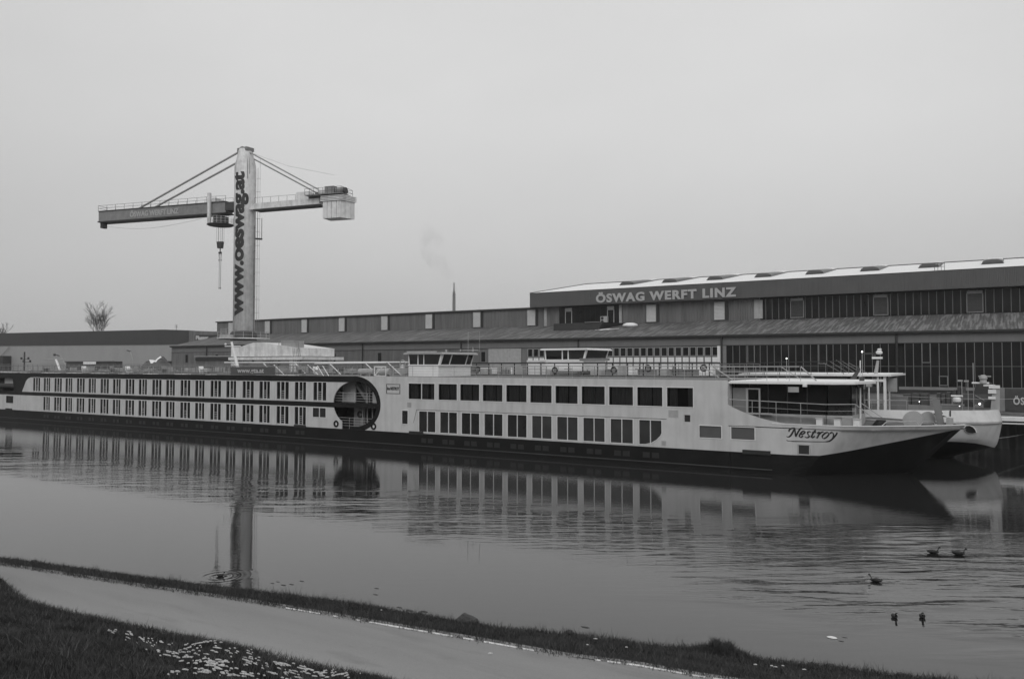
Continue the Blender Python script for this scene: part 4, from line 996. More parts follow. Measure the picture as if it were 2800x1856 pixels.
a=onY(2514,1097,95); lamppole(a[0],95,3,a[1]-.08,'small dim lamp on the quay right of the grey locker',.06)
g=MB()
rr3=random.Random(12)
stuffx=[(2470,2540,1.5,'grey covered crate stack on the quay under the plinth wall'),(2560,2600,1.9,'dark crate stack on the quay behind the folded bow mast'),(2605,2640,2.3,'taller dark crate stack on the quay behind the antennas')]
for a,b,h,lab in stuffx:
    xa,xb=XY(a,98),XY(b,98); t=thing('crate_stack',((xa+xb)/2,98,3),lab,'crates'); 
    n=3
    for k in range(n): MB().box(xa+(xb-xa)*k/n+.05,xa+(xb-xa)*(k+1)/n-.05,97,99,3,3+h*rr3.uniform(.7,1)).build('crate',darkgrey,t)
# ================================================================== shipyard hall
hall=thing('shipyard_hall',(-70,150,3),'long two level shipyard hall with company name on its raised right part','building')
YA,YC,YFc=138.0,154.0,152.5; XL=-198.5; XR=60.; XH=-90.8
g=MB(); g.add([(XL,YA-.6,12.72),(XR,YA-.6,12.72),(XR,YC,16.05),(XL,YC,16.05),(XL,YA-.6,12.62),(XR,YA-.6,12.62),(XR,YC,15.95),(XL,YC,15.95)],[(0,1,2,3),(4,7,6,5),(0,4,5,1),(0,3,7,4)]); g.build('lean_to_roof',roofm,hall,origin=None)
MB().box(XL,XR,YA-.75,YA-.6,12.42,12.72).build('gutter',dark,hall)
MB().box(XL,XR,YA-.6,YA,12.3,12.62).build('soffit',dark,hall)
pipes=[-183.1,-155.1,-127.1,-99.1,-71.1,-42.95,-15.15,12.8]
edges=[XL]+pipes+[XR]
for a,b in zip(edges,edges[1:]): MB().box(a+.03,b-.03,YA-.05,YA+.1,10.9,12.42).build('eaves_panel',bandm,hall)
for p in pipes: MB().tube((p,YA-.2,3.1),(p,YA-.2,12.42),.17,8).build('downpipe',dark,hall)
MB().box(XL,XR,YA-.09,YA-.05,10.82,10.92).build('band_trim',dark,hall)
MB().box(XL,-84.0,YA,YA+.2,3,10.85).build('corrugated_wall',corrug,hall)
MB().box(XL,XL+.2,YA,200,3,12.6).build('gable_wall',corrug,hall)
MB().add([(XL,YA,12.6),(XL,YC,12.6),(XL,YC,15.95)],[(0,1,2)]).build('gable_wall',corrug,hall)
MB().box(-84,XR,YA+.6,YC-.3,3,12.2).build('dark_interior',roomm,hall)
# small windows in the long wall
for k in range(8):
    x=-193.9+14.27*k
    if k==7: pass
    simplewin(x+ (1.6 if k==0 else 0)-.0,x+1.05+(1.6 if k==0 else 0),8.1,10.2,'slit_window',1,paneM=glass2,frameM=grey if k>5 else corrug,par=hall,Y=YA-.03,fw=.12,rec=.02)
# office window strip
xo0=XY(1661.8,138); xo1=XY(1948.8,138); pit=(xo1-xo0)/15; nL=int((xo0+83.6)/pit); 
MB().box(-84,-42.9,YA+.02,YA+.2,3,10.85).build('office_strip_wall',bandm,hall)
pn=None; of=None; op=None
for k in range(-nL,16):
    x=xo0+k*pit
    if of is None:
        of=simplewin(0,pit*.74,9.15,10.6,'office_window',1,paneM=glass2,frameM=mat('office_frame_paint',.42,.5,.05,1),par=hall,Y=YA-.06,fw=.07,rec=.04); of.location=of.location; base=of.location.copy()
        p1=MB().box(0,pit*.8,YA-.04,YA,7.98,8.85).build('infill_panel',panelw,hall); b1=p1.location.copy()
        p2=MB().box(0,pit*.8,YA-.04,YA,6.65,7.72).build('infill_panel',panelw,hall); b2_=p2.location.copy()
        o,q1,q2=of,p1,p2
    else: o,q1,q2=dup(of,hall),dup(p1,hall),dup(p2,hall)
    o.location=base+Vector((x,0,0)); q1.location=b1+Vector((x-.05,0,0)); q2.location=b2_+Vector((x-.05,0,0))
MB().box(-43.75,-43.2,YA-.1,YA,6.5,10.8).build('corner_trim',panelw,hall)
MB().box(-92.2,-84.2,YA-.05,YA+.02,6,10.8).build('pale_wall_section',lgrey,hall)
MB().box(-43.0,-42.2,YA-.02,YA+.2,3,10.85).build('corner_trim',grey,hall)
# glazed workshop front
mm=MB().box(-.045,.045,-.06,.06,-3.35,3.35).build('glazing_bar',mat('glazing_bar_paint',.16,.5,.1,1),hall,origin=(0,0,0))
pp=MB().box(-.54,.54,-.01,.01,-3.35,3.35).build('pane',glass2,hall,origin=(0,0,0))
k=0; x=-42.2; f1=f2=False; rp=random.Random(9)
while x<40:
    o=mm if not f1 else dup(mm,hall); f1=True; o.location=Vector((x,YA+.03,7.45))-wloc(hall)
    if not any(x<p<x+1.175 for p in pipes):
        o=pp if not f2 else dup(pp,hall); f2=True; o.location=Vector((x+.5875,YA+.06,7.45))-wloc(hall); o.rotation_euler=(R(rp.uniform(-.35,.35)),0,R(rp.uniform(-.5,.5)))
    x+=1.175
MB().box(-42.2,40,YA-.05,YA+.05,7.22,7.28).build('transom',mat('glazing_bar_paint',.16),hall)
MB().box(-42.2,XR,YA,YA+.2,3,4.05).build('dark_plinth',dark,hall)
MB().box(-14.9,-3.6,YA-.15,YA,3.62,4.08).build('pale_plinth_band',grey,hall)
def openframe(x0,x1,z0,z1,Y):
    fw=.12; g=MB()
    for (a,b,c,d) in ((x0-fw,x0,z0-fw,z1),(x1,x1+fw,z0-fw,z1),(x0,x1,z0-fw,z0)): g.box(a,b,Y-.15,Y-.02,c,d)
    f=g.build('vent_window',grey,hall); MB().box(x0,x1,Y-.12,Y-.09,z0,z1).build('pane',glass2,f)
fz=lambda py,px: onY(px,py,138)[1]
openframe(XY(2046.5,138),XY(2062.5,138),7.9,10.8,YA); openframe(XY(2241,138),XY(2260,138),7.75,10.8,YA); openframe(XY(2523,138),XY(2543,138),7.9,10.8,YA)
xa,xb=XY(2569,138),XY(2590,138); 
g=MB()
for (a,b,c,d) in ((xa-.1,xa+.03,4.3,5.8),(xb-.03,xb+.1,4.3,5.8),(xa,xb,5.68,5.8),(xa,xb,4.3,4.42)): g.box(a,b,YA-.15,YA-.02,c,d)
f=g.build('vent_window',grey,hall); MB().box(xa,xb,YA-.1,YA-.08,4.42,5.68).build('pane',glass2,f)
# clerestory
MB().box(-199.9,-84.2,YC,YC+.2,15.9,20.1).build('corrugated_wall',corrug,hall)
MB().box(-69.1,-40.6,YC,YC+.2,15.9,20.3).build('corrugated_wall',corrug,hall)
MB().box(-199.9,-199.7,YC,200,3,20.1).build('gable_wall',corrug,hall)
g=MB(); g.add([(-200.2,YC-.35,20.2),(XH,YC-.35,20.2),(XH,180,22.6),(-200.2,180,22.6),(-200.2,206,20.2),(XH,206,20.2)],[(0,1,2,3),(3,2,5,4)]); g.build('low_hall_roof',roofm,hall)
MB().box(-200.2,XH,YC-.4,YC-.3,19.98,20.28).build('roof_edge_trim',dark,hall)
MB().box(-84.2,-69.1,YC+.1,YC+.3,15.9,20.3).build('office_interior',roomm,hall)
n=12
for k in range(n):
    a=-84.0+14.8*k/n; MB().box(a+.04,a+14.8/n-.04,YC+.02,YC+.05,16.15,20.1).build('pane',glass2,hall)
for px in (1491.5,1697): MB().box(XY(px-3,154),XY(px+4,154),YC-.1,YC,16.1,20.1).build('pale_pilaster',lgrey,hall)
for px in (1555.5,1671): simplewin(XY(px-8,154),XY(px+7.5,154),16.3,19.1,'tall_office_window',1,paneM=glass2,frameM=lgrey,par=hall,Y=YC-.06,fw=.15,rec=.02); MB().box(XY(px-9.5,154),XY(px+9,154),YC-.16,YC-.02,19.3,19.9).build('blind_box',lgrey,hall)
x=XY(1652,153); ac=MB().box(x-.85,x+.75,YC-1.0,YC-.4,16.2,17.75).build('air_conditioner',lgrey,hall)
g=MB(); g.tube((x-.4,YC-1.03,17.35),(x-.4,YC-1.0,17.35),.32,14); g.tube((x-.4,YC-1.03,16.6),(x-.4,YC-1.0,16.6),.32,14); g.build('fan_grille',dark,ac)
# dark balcony box and snow on the lean-to roof
xa,xb=XY(1514,147),XY(1632,147)
MB().hexa([(xa,147,14.3),(xb,147,14.3),(xb+3,YC,15.6),(xa,YC,15.6),(xa,147,16.15),(xb+1.5,147,16.15),(xb+4,YC,16.15),(xa,YC,16.15)]).build('balcony_box',dhall,hall)
MB().box(XY(1600,147),XY(1640,147),146.8,147.0,16.15,16.28).build('balcony_rail',grey,hall)
def roofz(y): return 12.72+(y-YA+.6)*(16.05-12.72)/(YC-YA+.6)
def snowbed(pxs,y0,y1,name='roof_snow'):
    xa,xb=XY(pxs[0],y0),XY(pxs[1],y0); n=10; vs=[]; 
    g=MB(); P=[]
    for i in range(n+1): t=i/n; P.append((xa+(xb-xa)*t+0*(y1-y0),y0+.25*math.sin(t*9)))
    for i in range(n,-1,-1): t=i/n; P.append((xa+(xb-xa)*t+2.2,y1+.3*math.sin(t*7+1)))
    g.prism([(x,y,roofz(y)+.02) for x,y in P],(0,0,.07)); g.build(name,snow,hall)
snowbed((1627,1660),146.3,147.2)
xm=XY(1724,150); g=MB(); g.ball((xm,150,roofz(150)+.25),1.6,12,6,(1,1,.35)); g.build('snow_covered_dome',snow,hall,smooth=True)
# louvre windows
LU=[-194.7+14.29*k for k in range(8)]+[-77.9+14.29*0]
lpx=((625,636),(725,737),(825,838.5),(926.6,942.5),(1043,1060),(1163,1183),(1293,1315.6),(1443.8,1463.6),(1768,1796),(1953.8,1984))
slatM=mat('pale_louvre_slats',.62,.5,.05,1)
base=None
for i,(a,b) in enumerate(lpx):
    xx=XY((a+b)/2,154)
    if base is None:
        g=MB()
        for (p,q,c,d) in ((-1.15,-1.05,16.3,19.85),(1.05,1.15,16.3,19.85),(-1.15,1.15,19.85,19.95),(-1.15,1.15,16.22,16.32)): g.box(p,q,YC-.22,YC,c,d)
        base=g.build('louvre_window',corrug,hall,origin=(0,YC,18))
        g=MB()
        for k in range(13): z=16.35+k*.268; g.hexa([(-1.05,YC-.2,z),(1.05,YC-.2,z),(1.05,YC-.03,z+.1),(-1.05,YC-.03,z+.1),(-1.05,YC-.2,z+.03),(1.05,YC-.2,z+.03),(1.05,YC-.03,z+.26),(-1.05,YC-.03,z+.26)])
        g.build('slat_panel',slatM,base,origin=(0,YC,18)); MB().box(1.15,1.75,YC-.06,YC,16.2,19.9).build('side_strip',dark,base,origin=(0,YC,18)); o=base
    else: o=dup(base,hall)
    o.location=Vector((xx,YC,18))-wloc(hall)
dk=None
for (a,b) in ((2163,2200.6),(2390,2432),(2646,2691.7)):
    xx=XY((a+b)/2,154); w=1.22
    g=MB()
    for (p,q,c,d) in ((-w,-w+.12,16.3,19.9),(w-.12,w,16.3,19.9),(-w,w,19.4,19.9),(-w,w,16.2,16.35)): g.box(xx+p,xx+q,YC-.25,YC,c,d)
    o=g.build('dark_louvre_window',grey,hall)
    g=MB()
    for k in range(12): z=16.4+k*.25; g.hexa([(xx-w+.12,YC-.2,z),(xx+w-.12,YC-.2,z),(xx+w-.12,YC-.05,z+.1),(xx-w+.12,YC-.05,z+.1),(xx-w+.12,YC-.2,z+.04),(xx+w-.12,YC-.2,z+.04),(xx+w-.12,YC-.05,z+.25),(xx-w+.12,YC-.05,z+.25)])
    g.build('slat_panel',darkgrey,o)
MB().box(-40.6,XR,YC+.4,YC+.5,15.9,20.3).build('dark_interior',roomm,hall)
m2=MB().box(-.045,.045,-.06,.06,-1.95,1.95).build('glazing_bar',mat('glazing_bar_paint',.16),hall,origin=(0,0,0))
p2=MB().box(-.56,.56,-.01,.01,-1.95,1.95).build('pane',glass2,hall,origin=(0,0,0)); x=-40.6; f=False
while x<40:
    o=m2 if not f else dup(m2,hall); o.location=Vector((x,YC+.03,18.1))-wloc(hall)
    o=p2 if not f else dup(p2,hall); o.location=Vector((x+.6,YC+.06,18.1))-wloc(hall); o.rotation_euler=(R(rp.uniform(-.3,.3)),0,R(rp.uniform(-.5,.5))); f=True
    x+=1.2
xx=XY(2077,154); MB().box(xx-.9,xx+.7,YC-.15,YC,16.3,19.9).build('pale_pilaster',lgrey,hall)
# raised fascia in panels, sign letters
px_=[XH]+[XH+15.08*k for k in range(1,11)]
for a,b in zip(px_,px_[1:]): MB().box(a+.01,b-.01,YFc,YFc+.3,20.25,23.38).build('fascia_panel',fascia,hall)
MB().box(XH,XR,YFc+.3,YC+.4,20.25,20.35).build('fascia_soffit',dark,hall)
MB().box(XH,XR,YFc-.04,YFc+.34,23.38,23.46).build('fascia_coping',dark,hall)
sa=onY(1631,816,152.4); 
letters('ÖSWAG WERFT LINZ',XY(1630.5,152.4),XY(2015.5,152.4),20.58,22.42,lambda u,v,w:(u,YFc-.12-w,v),'sign_letter',mat('sign_letter_paint',.42,.5,.04,1),hall,.085,1.16,.1)
g=MB(); g.add([(XH,YFc+.1,23.44),(XR,YFc+.1,23.44),(XR,180,27.8),(XH,180,27.8),(XR,207,23.4),(XH,207,23.4)],[(0,1,2,3),(3,2,4,5)]); g.build('snow_covered_roof',snow,hall)
MB().add([(XH,YFc,20.3),(XH,207,20.3),(XH,207,23.4),(XH,180,27.78),(XH,YFc,23.42)],[(0,1,2,3,4)]).build('gable_end',lgrey,hall)
MB().prism([(XH-.02,YFc,23.40),(XH-.02,180,27.76),(XH-.02,180,27.95),(XH-.02,YFc,23.55)],(.3,0,0)).build('verge_trim',darkgrey,hall)
MB().box(XH,XR,179.8,180.2,27.78,27.95).build('ridge_cap',darkgrey,hall)
def rz(y): return 23.44+(y-YFc-.1)*(27.8-23.44)/(180-YFc-.1)
mon=None
for k in range(9):
    x=-74.3+10.02*k
    if mon is None:
        y0=164.5; z0=rz(y0); g=MB()
        prof=[(0,0),(.15,.5),(.7,.78),(1.6,.86),(2.5,.78),(3.2,.5),(3.35,0)]
        a=[(p,y0,z0+q) for p,q in prof]; b=[(p,179.9,rz(179.9)+q*.35) for p,q in prof]
        g.add(a+b,[tuple(range(7))]+[(i,i+1,8+i,7+i) for i in range(6)]+[tuple(range(7,14))])
        mon=g.build('roof_light',mat('roof_light_plastic',.10,.4,.15,.5),hall,origin=(0,y0,z0))
        g=MB(); g.add([(p,y+ (1.2 if y<170 else 0),z+.06) for p,y,z in a[2:6]]+[(p,y,z+.05) for p,y,z in b[2:6]],[(i,i+1,5+i,4+i) for i in range(3)]); g.build('light_snow',snow,mon,origin=(0,y0,z0))
        g=MB(); g.box(-.5,3.9,y0-1.6,y0-.05,z0-.22,z0+.12); g.build('bare_roof_strip',darkgrey,mon,origin=(0,y0,z0)) if False else None
        MB().prism([(-.1,y0-.02,z0+.02),(3.45,y0-.02,z0+.02),(3.2,y0-.02,z0+.28),(.2,y0-.02,z0+.28)],(0,-.25,0)).build('kerb',darkgrey,mon,origin=(0,y0,z0))
        o=mon
    else: o=dup(mon,hall)
    o.location=Vector((x,164.5,rz(164.5)))-wloc(hall)
xx=XY(2574,153); g=MB()
for k in range(4): g.tube((xx-.8+k*.5,153.5,23.4),(xx-.8+k*.5,153.5,24.9),.05,4)
for z in (24.2,24.9): g.tube((xx-.8,153.5,z),(xx+.7,153.5,z),.05,4)
g.build('roof_ladder_cage',darkgrey,hall)
# ================================================================== tower crane
KX,KY=onY(668.5,700,90)[0],90.
JA=R(13.4); ju=Vector((-math.cos(JA),-math.sin(JA),0)); jw=Vector((math.sin(JA),-math.cos(JA),0))  # jw points to the camera side
def onJ(px,py,off=0):   # -> (l,z) in the vertical plane of the jib
    r=ray(px,py); nrm=jw; P0=Vector((KX,KY,CH))+jw*off
    t=nrm.dot(P0-Vector((0,0,CH)))/nrm.dot(Vector(r)); P=Vector((r[0]*t,r[1]*t,CH+r[2]*t)); return ((P-P0).dot(ju),P.z)
def K(l,w,z): v=Vector((KX,KY,0))+ju*l+jw*w; return (v.x,v.y,z)
cr=thing('tower_crane',(KX,KY,3),'tall shipyard tower crane with pale column, side lettering and long jib','crane')
RC=1.77
MB().lathe([(RC,12.4),(RC,41.0),(1.18,43.7),(1.05,44.1),(.6,44.25)],(KX,KY,0),48).build('column',craneP,cr,smooth=False)
for ch in cr.children: ch.data.polygons.foreach_set('use_smooth',[True]*len(ch.data.polygons))
g=MB(); g.ball((KX-.1,KY-.6,44.1),.45,8,6); g.obox((KX,KY,44.0),(1.2,0,0),(0,.8,0),(0,0,.3)); g.build('column_head',craneJ,cr)
# rust patches on the head
g=MB()
for az in (150,200,245,330): 
    a=R(az); b=R(az+16)
    g.add([(KX+(RC+.01)*math.cos(a),KY+(RC+.01)*math.sin(a),38.6),(KX+(RC+.01)*math.cos(b),KY+(RC+.01)*math.sin(b),39.8),(KX+(RC+.01)*math.cos(b),KY+(RC+.01)*math.sin(b),41.0),(KX+1.2*math.cos(b),KY+1.2*math.sin(b),43.6),(KX+1.2*math.cos(a),KY+1.2*math.sin(a),43.6),(KX+(RC+.01)*math.cos(a),KY+(RC+.01)*math.sin(a),41)],[(0,1,2,5),(5,2,3,4)])
g.build('rust_streak',craneJ,cr)
# wrapped lettering, reading upwards; tops of letters to the left
vs,_=text2d('www.oeswag.at',1,.01,.035,1.0); Lw=max(v[0] for v in vs)
z_lo=onY(655,865,89)[1]; z_hi=onY(655,473,89)[1]
view=math.atan2(0-KY,0-KX)    # direction from column to the camera
def wrap(u,v,w):
    ang=view-(math.pi/2)+R(14)+ (0.0-(v-0.0))/RC*1.0   # v grows to the left of the face
    ang=view-R(3)-v/RC
    return (KX+(RC+.035+w)*math.cos(ang),KY+(RC+.035+w)*math.sin(ang),u)
letters('www.oeswag.at',z_lo,z_hi,0.0,1.65,wrap,'column_letter',blackletter,cr,.085,.96,.015,True)
# jib
lt,zb0=onJ(272,610); _,zt0=onJ(272,578); l1=2.0
lt=lt; zj0,zj1=(onJ(560,588)[1]+onJ(300,607)[1])/2,(onJ(560,556)[1]+onJ(300,576)[1])/2
zj1-=.25; lt-=.7
if 0: print('jib',lt,zb0,zt0,zj0,zj1,onJ(560,588),onJ(560,556))
def jbox(l0,l1,w0,w1,z0,z1,z0b=None,z1b=None):
    z0b=z0 if z0b is None else z0b; z1b=z1 if z1b is None else z1b
    return MB().hexa([K(l0,w0,z0),K(l1,w0,z0b),K(l1,w1,z0b),K(l0,w1,z0),K(l0,w0,z1),K(l1,w0,z1b),K(l1,w1,z1b),K(l0,w1,z1)])
jbox(3.2,lt,-.9,.9,zj0,zj1).build('jib_girder',craneJ,cr)
jbox(3.1,lt+.05,-1.2,1.1,zj0-.18,zj0).build('jib_lower_flange',craneD,cr); jbox(3.1,lt+.02,-1.05,1.05,zj1,zj1+.1).build('jib_upper_flange',craneD,cr)
jbox(lt-.6,lt,-.5,.5,zj0-1.1,zj0-.1).build('jib_end_buffer',craneD,cr)
jbox(1.3,3.3,-1.0,1.0,zj0+.3,zj1-.1).build('jib_root_bracket',craneD,cr)
a,b=onJ(352,588+.0,1),onJ(489,583,1)
letters('ÖSWAG WERFT LINZ',0,1,0,1,lambda u,v,w:K((onJ(355,590,.92)[0])+(onJ(488,580,.92)[0]-onJ(355,590,.92)[0])*u,.93+w,zj0+.38+(zj1-zj0)*.52*v),'jib_letter',mat('jib_letter_paint',.42,.5,.05,1),cr,.06,1.0,.02)
# stays
sA=onJ(384,566)[0]; sB=onJ(412,567)[0]
g=MB(); g.tube(K(1.2,.4,43.6),K(sA,.4,zj1+.1),.17,6); g.build('jib_stay',craneS,cr)
g=MB(); g.tube(K(1.3,-.4,42.4),K(sB,-.4,zj1+.1),.17,6); g.build('jib_stay',craneS,cr)
# counter jib
lc,zc0=onJ(881,562); lc2,zc1=onJ(818,548)
zk0,zk1=onJ(709,575)[1],onJ(730,557)[1]
if 0: print('cj',lc,zc0,lc2,zc1,zk0,zk1)
jbox(-1.5,-2.6,-.9,.9,zk0,zk1-.9,zk0,zk1).build('counter_jib_root',craneP,cr)
jbox(-2.6,lc+0,-.9,.9,zk0,zk1,zk0+.1,zk1+.1).build('counter_jib_girder',craneP,cr)
jbox(-2.4,lc,-1.05,1.05,zk0-.2,zk0,zk0-.1,zk0+.1).build('counter_jib_flange',craneD,cr)
ls=onJ(885,530)[0]
g=MB(); g.tube(K(-1.0,.4,43.5),K(ls,.5,zk1+1.2),.13,6); g.build('counter_stay',craneS,cr)
g=MB(); g.tube(K(-1.1,-.5,42.6),K(ls+.3,-.5,zk1+.55),.13,6); g.build('counter_stay',craneS,cr)
g=MB(); g.path([K(-1,0,43.5),K(ls*.55,0,40.6),K(ls-2,0,38.4)],.02,4); g.build('hoist_cable',craneD,cr)
la,za=onJ(817,549); lb,_=onJ(852,545); _,zb_=onJ(830,528)
jbox(la,lb,-.8,.8,zk1,zb_).build('electrical_cabin',craneP,cr)
lw0,zw1=onJ(882,551,1.5); lw1,_=onJ(932,600,1.5); zw0=onJ(932,594,1.5)[1]
n=4
for k in range(n):
    a=lw0+(lw1-lw0)*k/n; b=lw0+(lw1-lw0)*(k+1)/n; e=-1.1 if k==n-1 else 0
    MB().hexa([K(a-.04,1.5,zw0),K(b+.04,1.5,zw0),K(b+.04+e,-1.0,zw0),K(a-.04,-1.0,zw0),K(a-.04,1.5,zw1),K(b+.04,1.5,zw1),K(b+.04+e,-1.0,zw1),K(a-.04,-1.0,zw1)]).build('counterweight_block',craneP,cr)
g=MB()
for k in range(4): zz_=zw1+.02+k*.24; g.hexa([K(lw0+.3,1.7,zz_),K(lw1-.15,1.7,zz_),K(lw1-1.3,-1.2,zz_),K(lw0+.3,-1.2,zz_),K(lw0+.3,1.7,zz_+.15),K(lw1-.15,1.7,zz_+.15),K(lw1-1.3,-1.2,zz_+.15),K(lw0+.3,-1.2,zz_+.15)])
g.build('weight_plates',craneP,cr)
pl0,_=onJ(852,545); pl1,_=onJ(950,545); zp=zw1+1.05
jbox(pl0,pl1,-1.6,2.0,zp,zp+.12).build('machinery_platform',craneJ,cr)
g=MB()
for w in (2.0,-1.6):
    n=8
    for k in range(n+1): l=pl0+(pl1-pl0)*k/n; g.tube(K(l,w,zp),K(l,w,zp+1.1),.03,4)
    for z in (.55,1.1): g.tube(K(pl0,w,zp+z),K(pl1,w,zp+z),.03,4)
for z in (.55,1.1): g.tube(K(pl1,2.0,zp+z),K(pl1,-1.6,zp+z),.03,4)
g.build('platform_railing',craneD,cr)
lm,_=onJ(898,520)
g=MB(); g.tube(K(lm+1.4,.2,zp+.9),K(lm+.2,.2,zp+.75),.6,14); g.build('hoist_drum',craneP,cr)
g=MB(); h=jbox(lm+.1,lm-1.6,-.6,1,zp+.1,zp+1.5); g.add(h.v,h.f); g.tube(K(lm-1.7,.3,zp+.8),K(lm-3.1,.3,zp+.8),.55,12); g.build('hoist_motor',craneJ,cr)
g=MB(); g.tube(K(lm-3.1,.3,zp+.7),K(lm-3.5,.3,zp+.7),.55,12); g.build('motor_end',craneD,cr); MB().tube(K(lm+1.5,.2,zp+.5),K(lm+2.2,.2,zp+.5),.35,10).build('brake_drum',craneD,cr)
# walkway railings on the jib and the counter jib
g=MB()
n=14
for k in range(n+1): l=lt+(3.2-lt)*k/n; g.tube(K(l,1.0,zj1),K(l,1.0,zj1+1.05),.03,4); 
for z in (.55,1.05): g.tube(K(lt,1.0,zj1+z),K(3.2,1.0,zj1+z),.028,4)
for k in range(n+1): l=lt+(3.2-lt)*k/n; g.tube(K(l,-1.0,zj1),K(l,-1.0,zj1+1.05),.025,4)
g.tube(K(lt,-1.0,zj1+1.05),K(3.2,-1.0,zj1+1.05),.025,4)
for z in (.6,1.05): g.tube(K(lt,-1,zj1+z),K(lt,1,zj1+z),.03,4)
for k in range(6): l=-2.6+(la+2.6)*k/5; g.tube(K(l,1.0,zk1),K(l,1.0,zk1+.9),.025,4)
g.tube(K(-2.6,1.0,zk1+.9),K(la,1.0,zk1+.9),.025,4)
g.build('walkway_railing',craneD,cr)
g=MB(); P=[]
for k in range(13): t=k/12; P.append(K(lt-.4+(9-lt)*t,0.4,zj0-.7-1.2*math.sin(math.pi*t)*(1-.3*t)))
g.path(P,.02,4); g.build('trailing_cable',craneD,cr)
# trolley
lr,_=onJ(603,600); zpf=onJ(600,616)[1]
if 0: print('trolley',lr,zpf)
jbox(lr+1.0,lr+1.5,1.15,1.6,zpf+.2,zj1+1.6).build('trolley_upright',craneP,cr)
jbox(lr+.9,lr+1.4,-1.7,-1.2,zpf+.2,zj1+.2).build('trolley_upright',craneD,cr)
jbox(lr+.2,lr+1.9,-1.2,1.2,zj1+.1,zj1+.75).build('trolley_top_drive',craneP,cr)
jbox(lr-1.0,lr+.8,-.9,.9,zpf+.2,zj0-.5).build('trolley_winch',craneD,cr)
cc=K(lr,0,zpf); MB().lathe([(2.0,-.12),(2.25,0),(2.2,.1)],(cc[0],cc[1],zpf),28).build('round_platform',craneD,cr)
g=MB()
for k in range(20):
    a=2*math.pi*k/20; x,y=cc[0]+2.15*math.cos(a),cc[1]+2.15*math.sin(a); b=2*math.pi*(k+1)/20; x2,y2=cc[0]+2.15*math.cos(b),cc[1]+2.15*math.sin(b)
    g.tube((x,y,zpf),(x,y,zpf+1.3),.025,4)
    for z in (.45,.9,1.3): g.tube((x,y,zpf+z),(x2,y2,zpf+z),.022,4)
g.build('platform_guard_rail',craneP,cr)
zh1=onJ(603,661)[1]; zh0=onJ(603,679)[1]
g=MB()
for dl in (-.55,-.2,.2,.55):
    for dw in (-.25,.25): g.tube(K(lr+dl,dw,zh1),K(lr+dl,dw,zpf),.018,4)
g.build('hoist_ropes',craneD,cr)
hk=jbox(lr-.5,lr+.5,-.35,.35,zh0,zh1-.15); hb=MB().hexa([K(lr-.4,-.3,zh0),K(lr+.4,-.3,zh0),K(lr+.4,.3,zh0),K(lr-.4,.3,zh0),K(lr-.55,-.3,zh1),K(lr+.55,-.3,zh1),K(lr+.55,.3,zh1),K(lr-.55,.3,zh1)]).build('hook_block',craneD,cr)
g=MB(); z2=onJ(603,688)[1]; z3=onJ(603,698)[1]; z4=onJ(603,713)[1]; z5=onJ(603,790)[1]
g.tube(K(lr,0,zh0),K(lr,0,z2),.09); g.tube(K(lr-.25,0,z2-.2),K(lr+.25,0,z2-.2),.18)
for s in (-.2,.2):
    g.tube(K(lr+s,0,z2-.1),K(lr+s,0,z3),.07); g.tube(K(lr+s,0,z3),K(lr+s*.8,0,z4),.05); g.tube(K(lr+s*1.1,0,z4),K(lr+s*1.1,0,z4+.18),.11)
g.build('hook',craneD,hb)
g=MB()
for s in (-.15,.15): g.tube(K(lr+s,0,z4),K(lr+s,0,z5),.035,5); g.tube(K(lr+s,0,z5),K(lr+s,0,z5+.25),.08,5)
g.build('lifting_slings',craneD,hb)
# ladder with cage on the right of the column
az=view+math.pi/2+R(-0)   # right side seen from camera
dx=Vector((math.cos(az),math.sin(az),0)); 
g=MB(); c0=Vector((KX,KY,0))+dx*(RC+.28)
for s in (-.2,.2): o_=Vector((-dx.y,dx.x,0))*s; g.tube(c0+o_+Vector((0,0,13)),c0+o_+Vector((0,0,41)),.03,4)
z=13.2
while z<41: 
    o_=Vector((-dx.y,dx.x,0))*.2; g.tube(c0-o_+Vector((0,0,z)),c0+o_+Vector((0,0,z)),.018,4); z+=.45
z=14
while z<41: g.tube(Vector((KX,KY,z))+dx*(RC-.1),Vector((KX,KY,z))+dx*(RC+.75),.035,4); z+=2.3
g.tube(c0+dx*.35+Vector((0,0,14)),c0+dx*.35+Vector((0,0,43)),.02,4)
g.build('access_ladder',craneJ,cr)
g=MB(); g.obox(c0+dx*.2+Vector((0,0,zk0-4.6)),tuple(dx*.6),tuple(Vector((-dx.y,dx.x,0))*.5),(0,0,.08))
for s in (.0,.7): g.tube(c0+dx*s+Vector((0,0,zk0-4.6)),c0+dx*s+Vector((0,0,zk0-1)),.05,4)
g.build('side_landing',craneD,cr)
az2=view+R(55); d2=Vector((math.cos(az2),math.sin(az2),0)); g=MB(); c1=Vector((KX,KY,0))+d2*(RC+.12)
g.tube(c1+Vector((0,0,13)),c1+Vector((0,0,31)),.035,4)
for k in range(5): g.tube(c1+Vector((-.25,0,15+k*3.9)),c1+Vector((.25,0,15+k*3.9)),.035,4)
g.build('cable_run',craneD,cr)
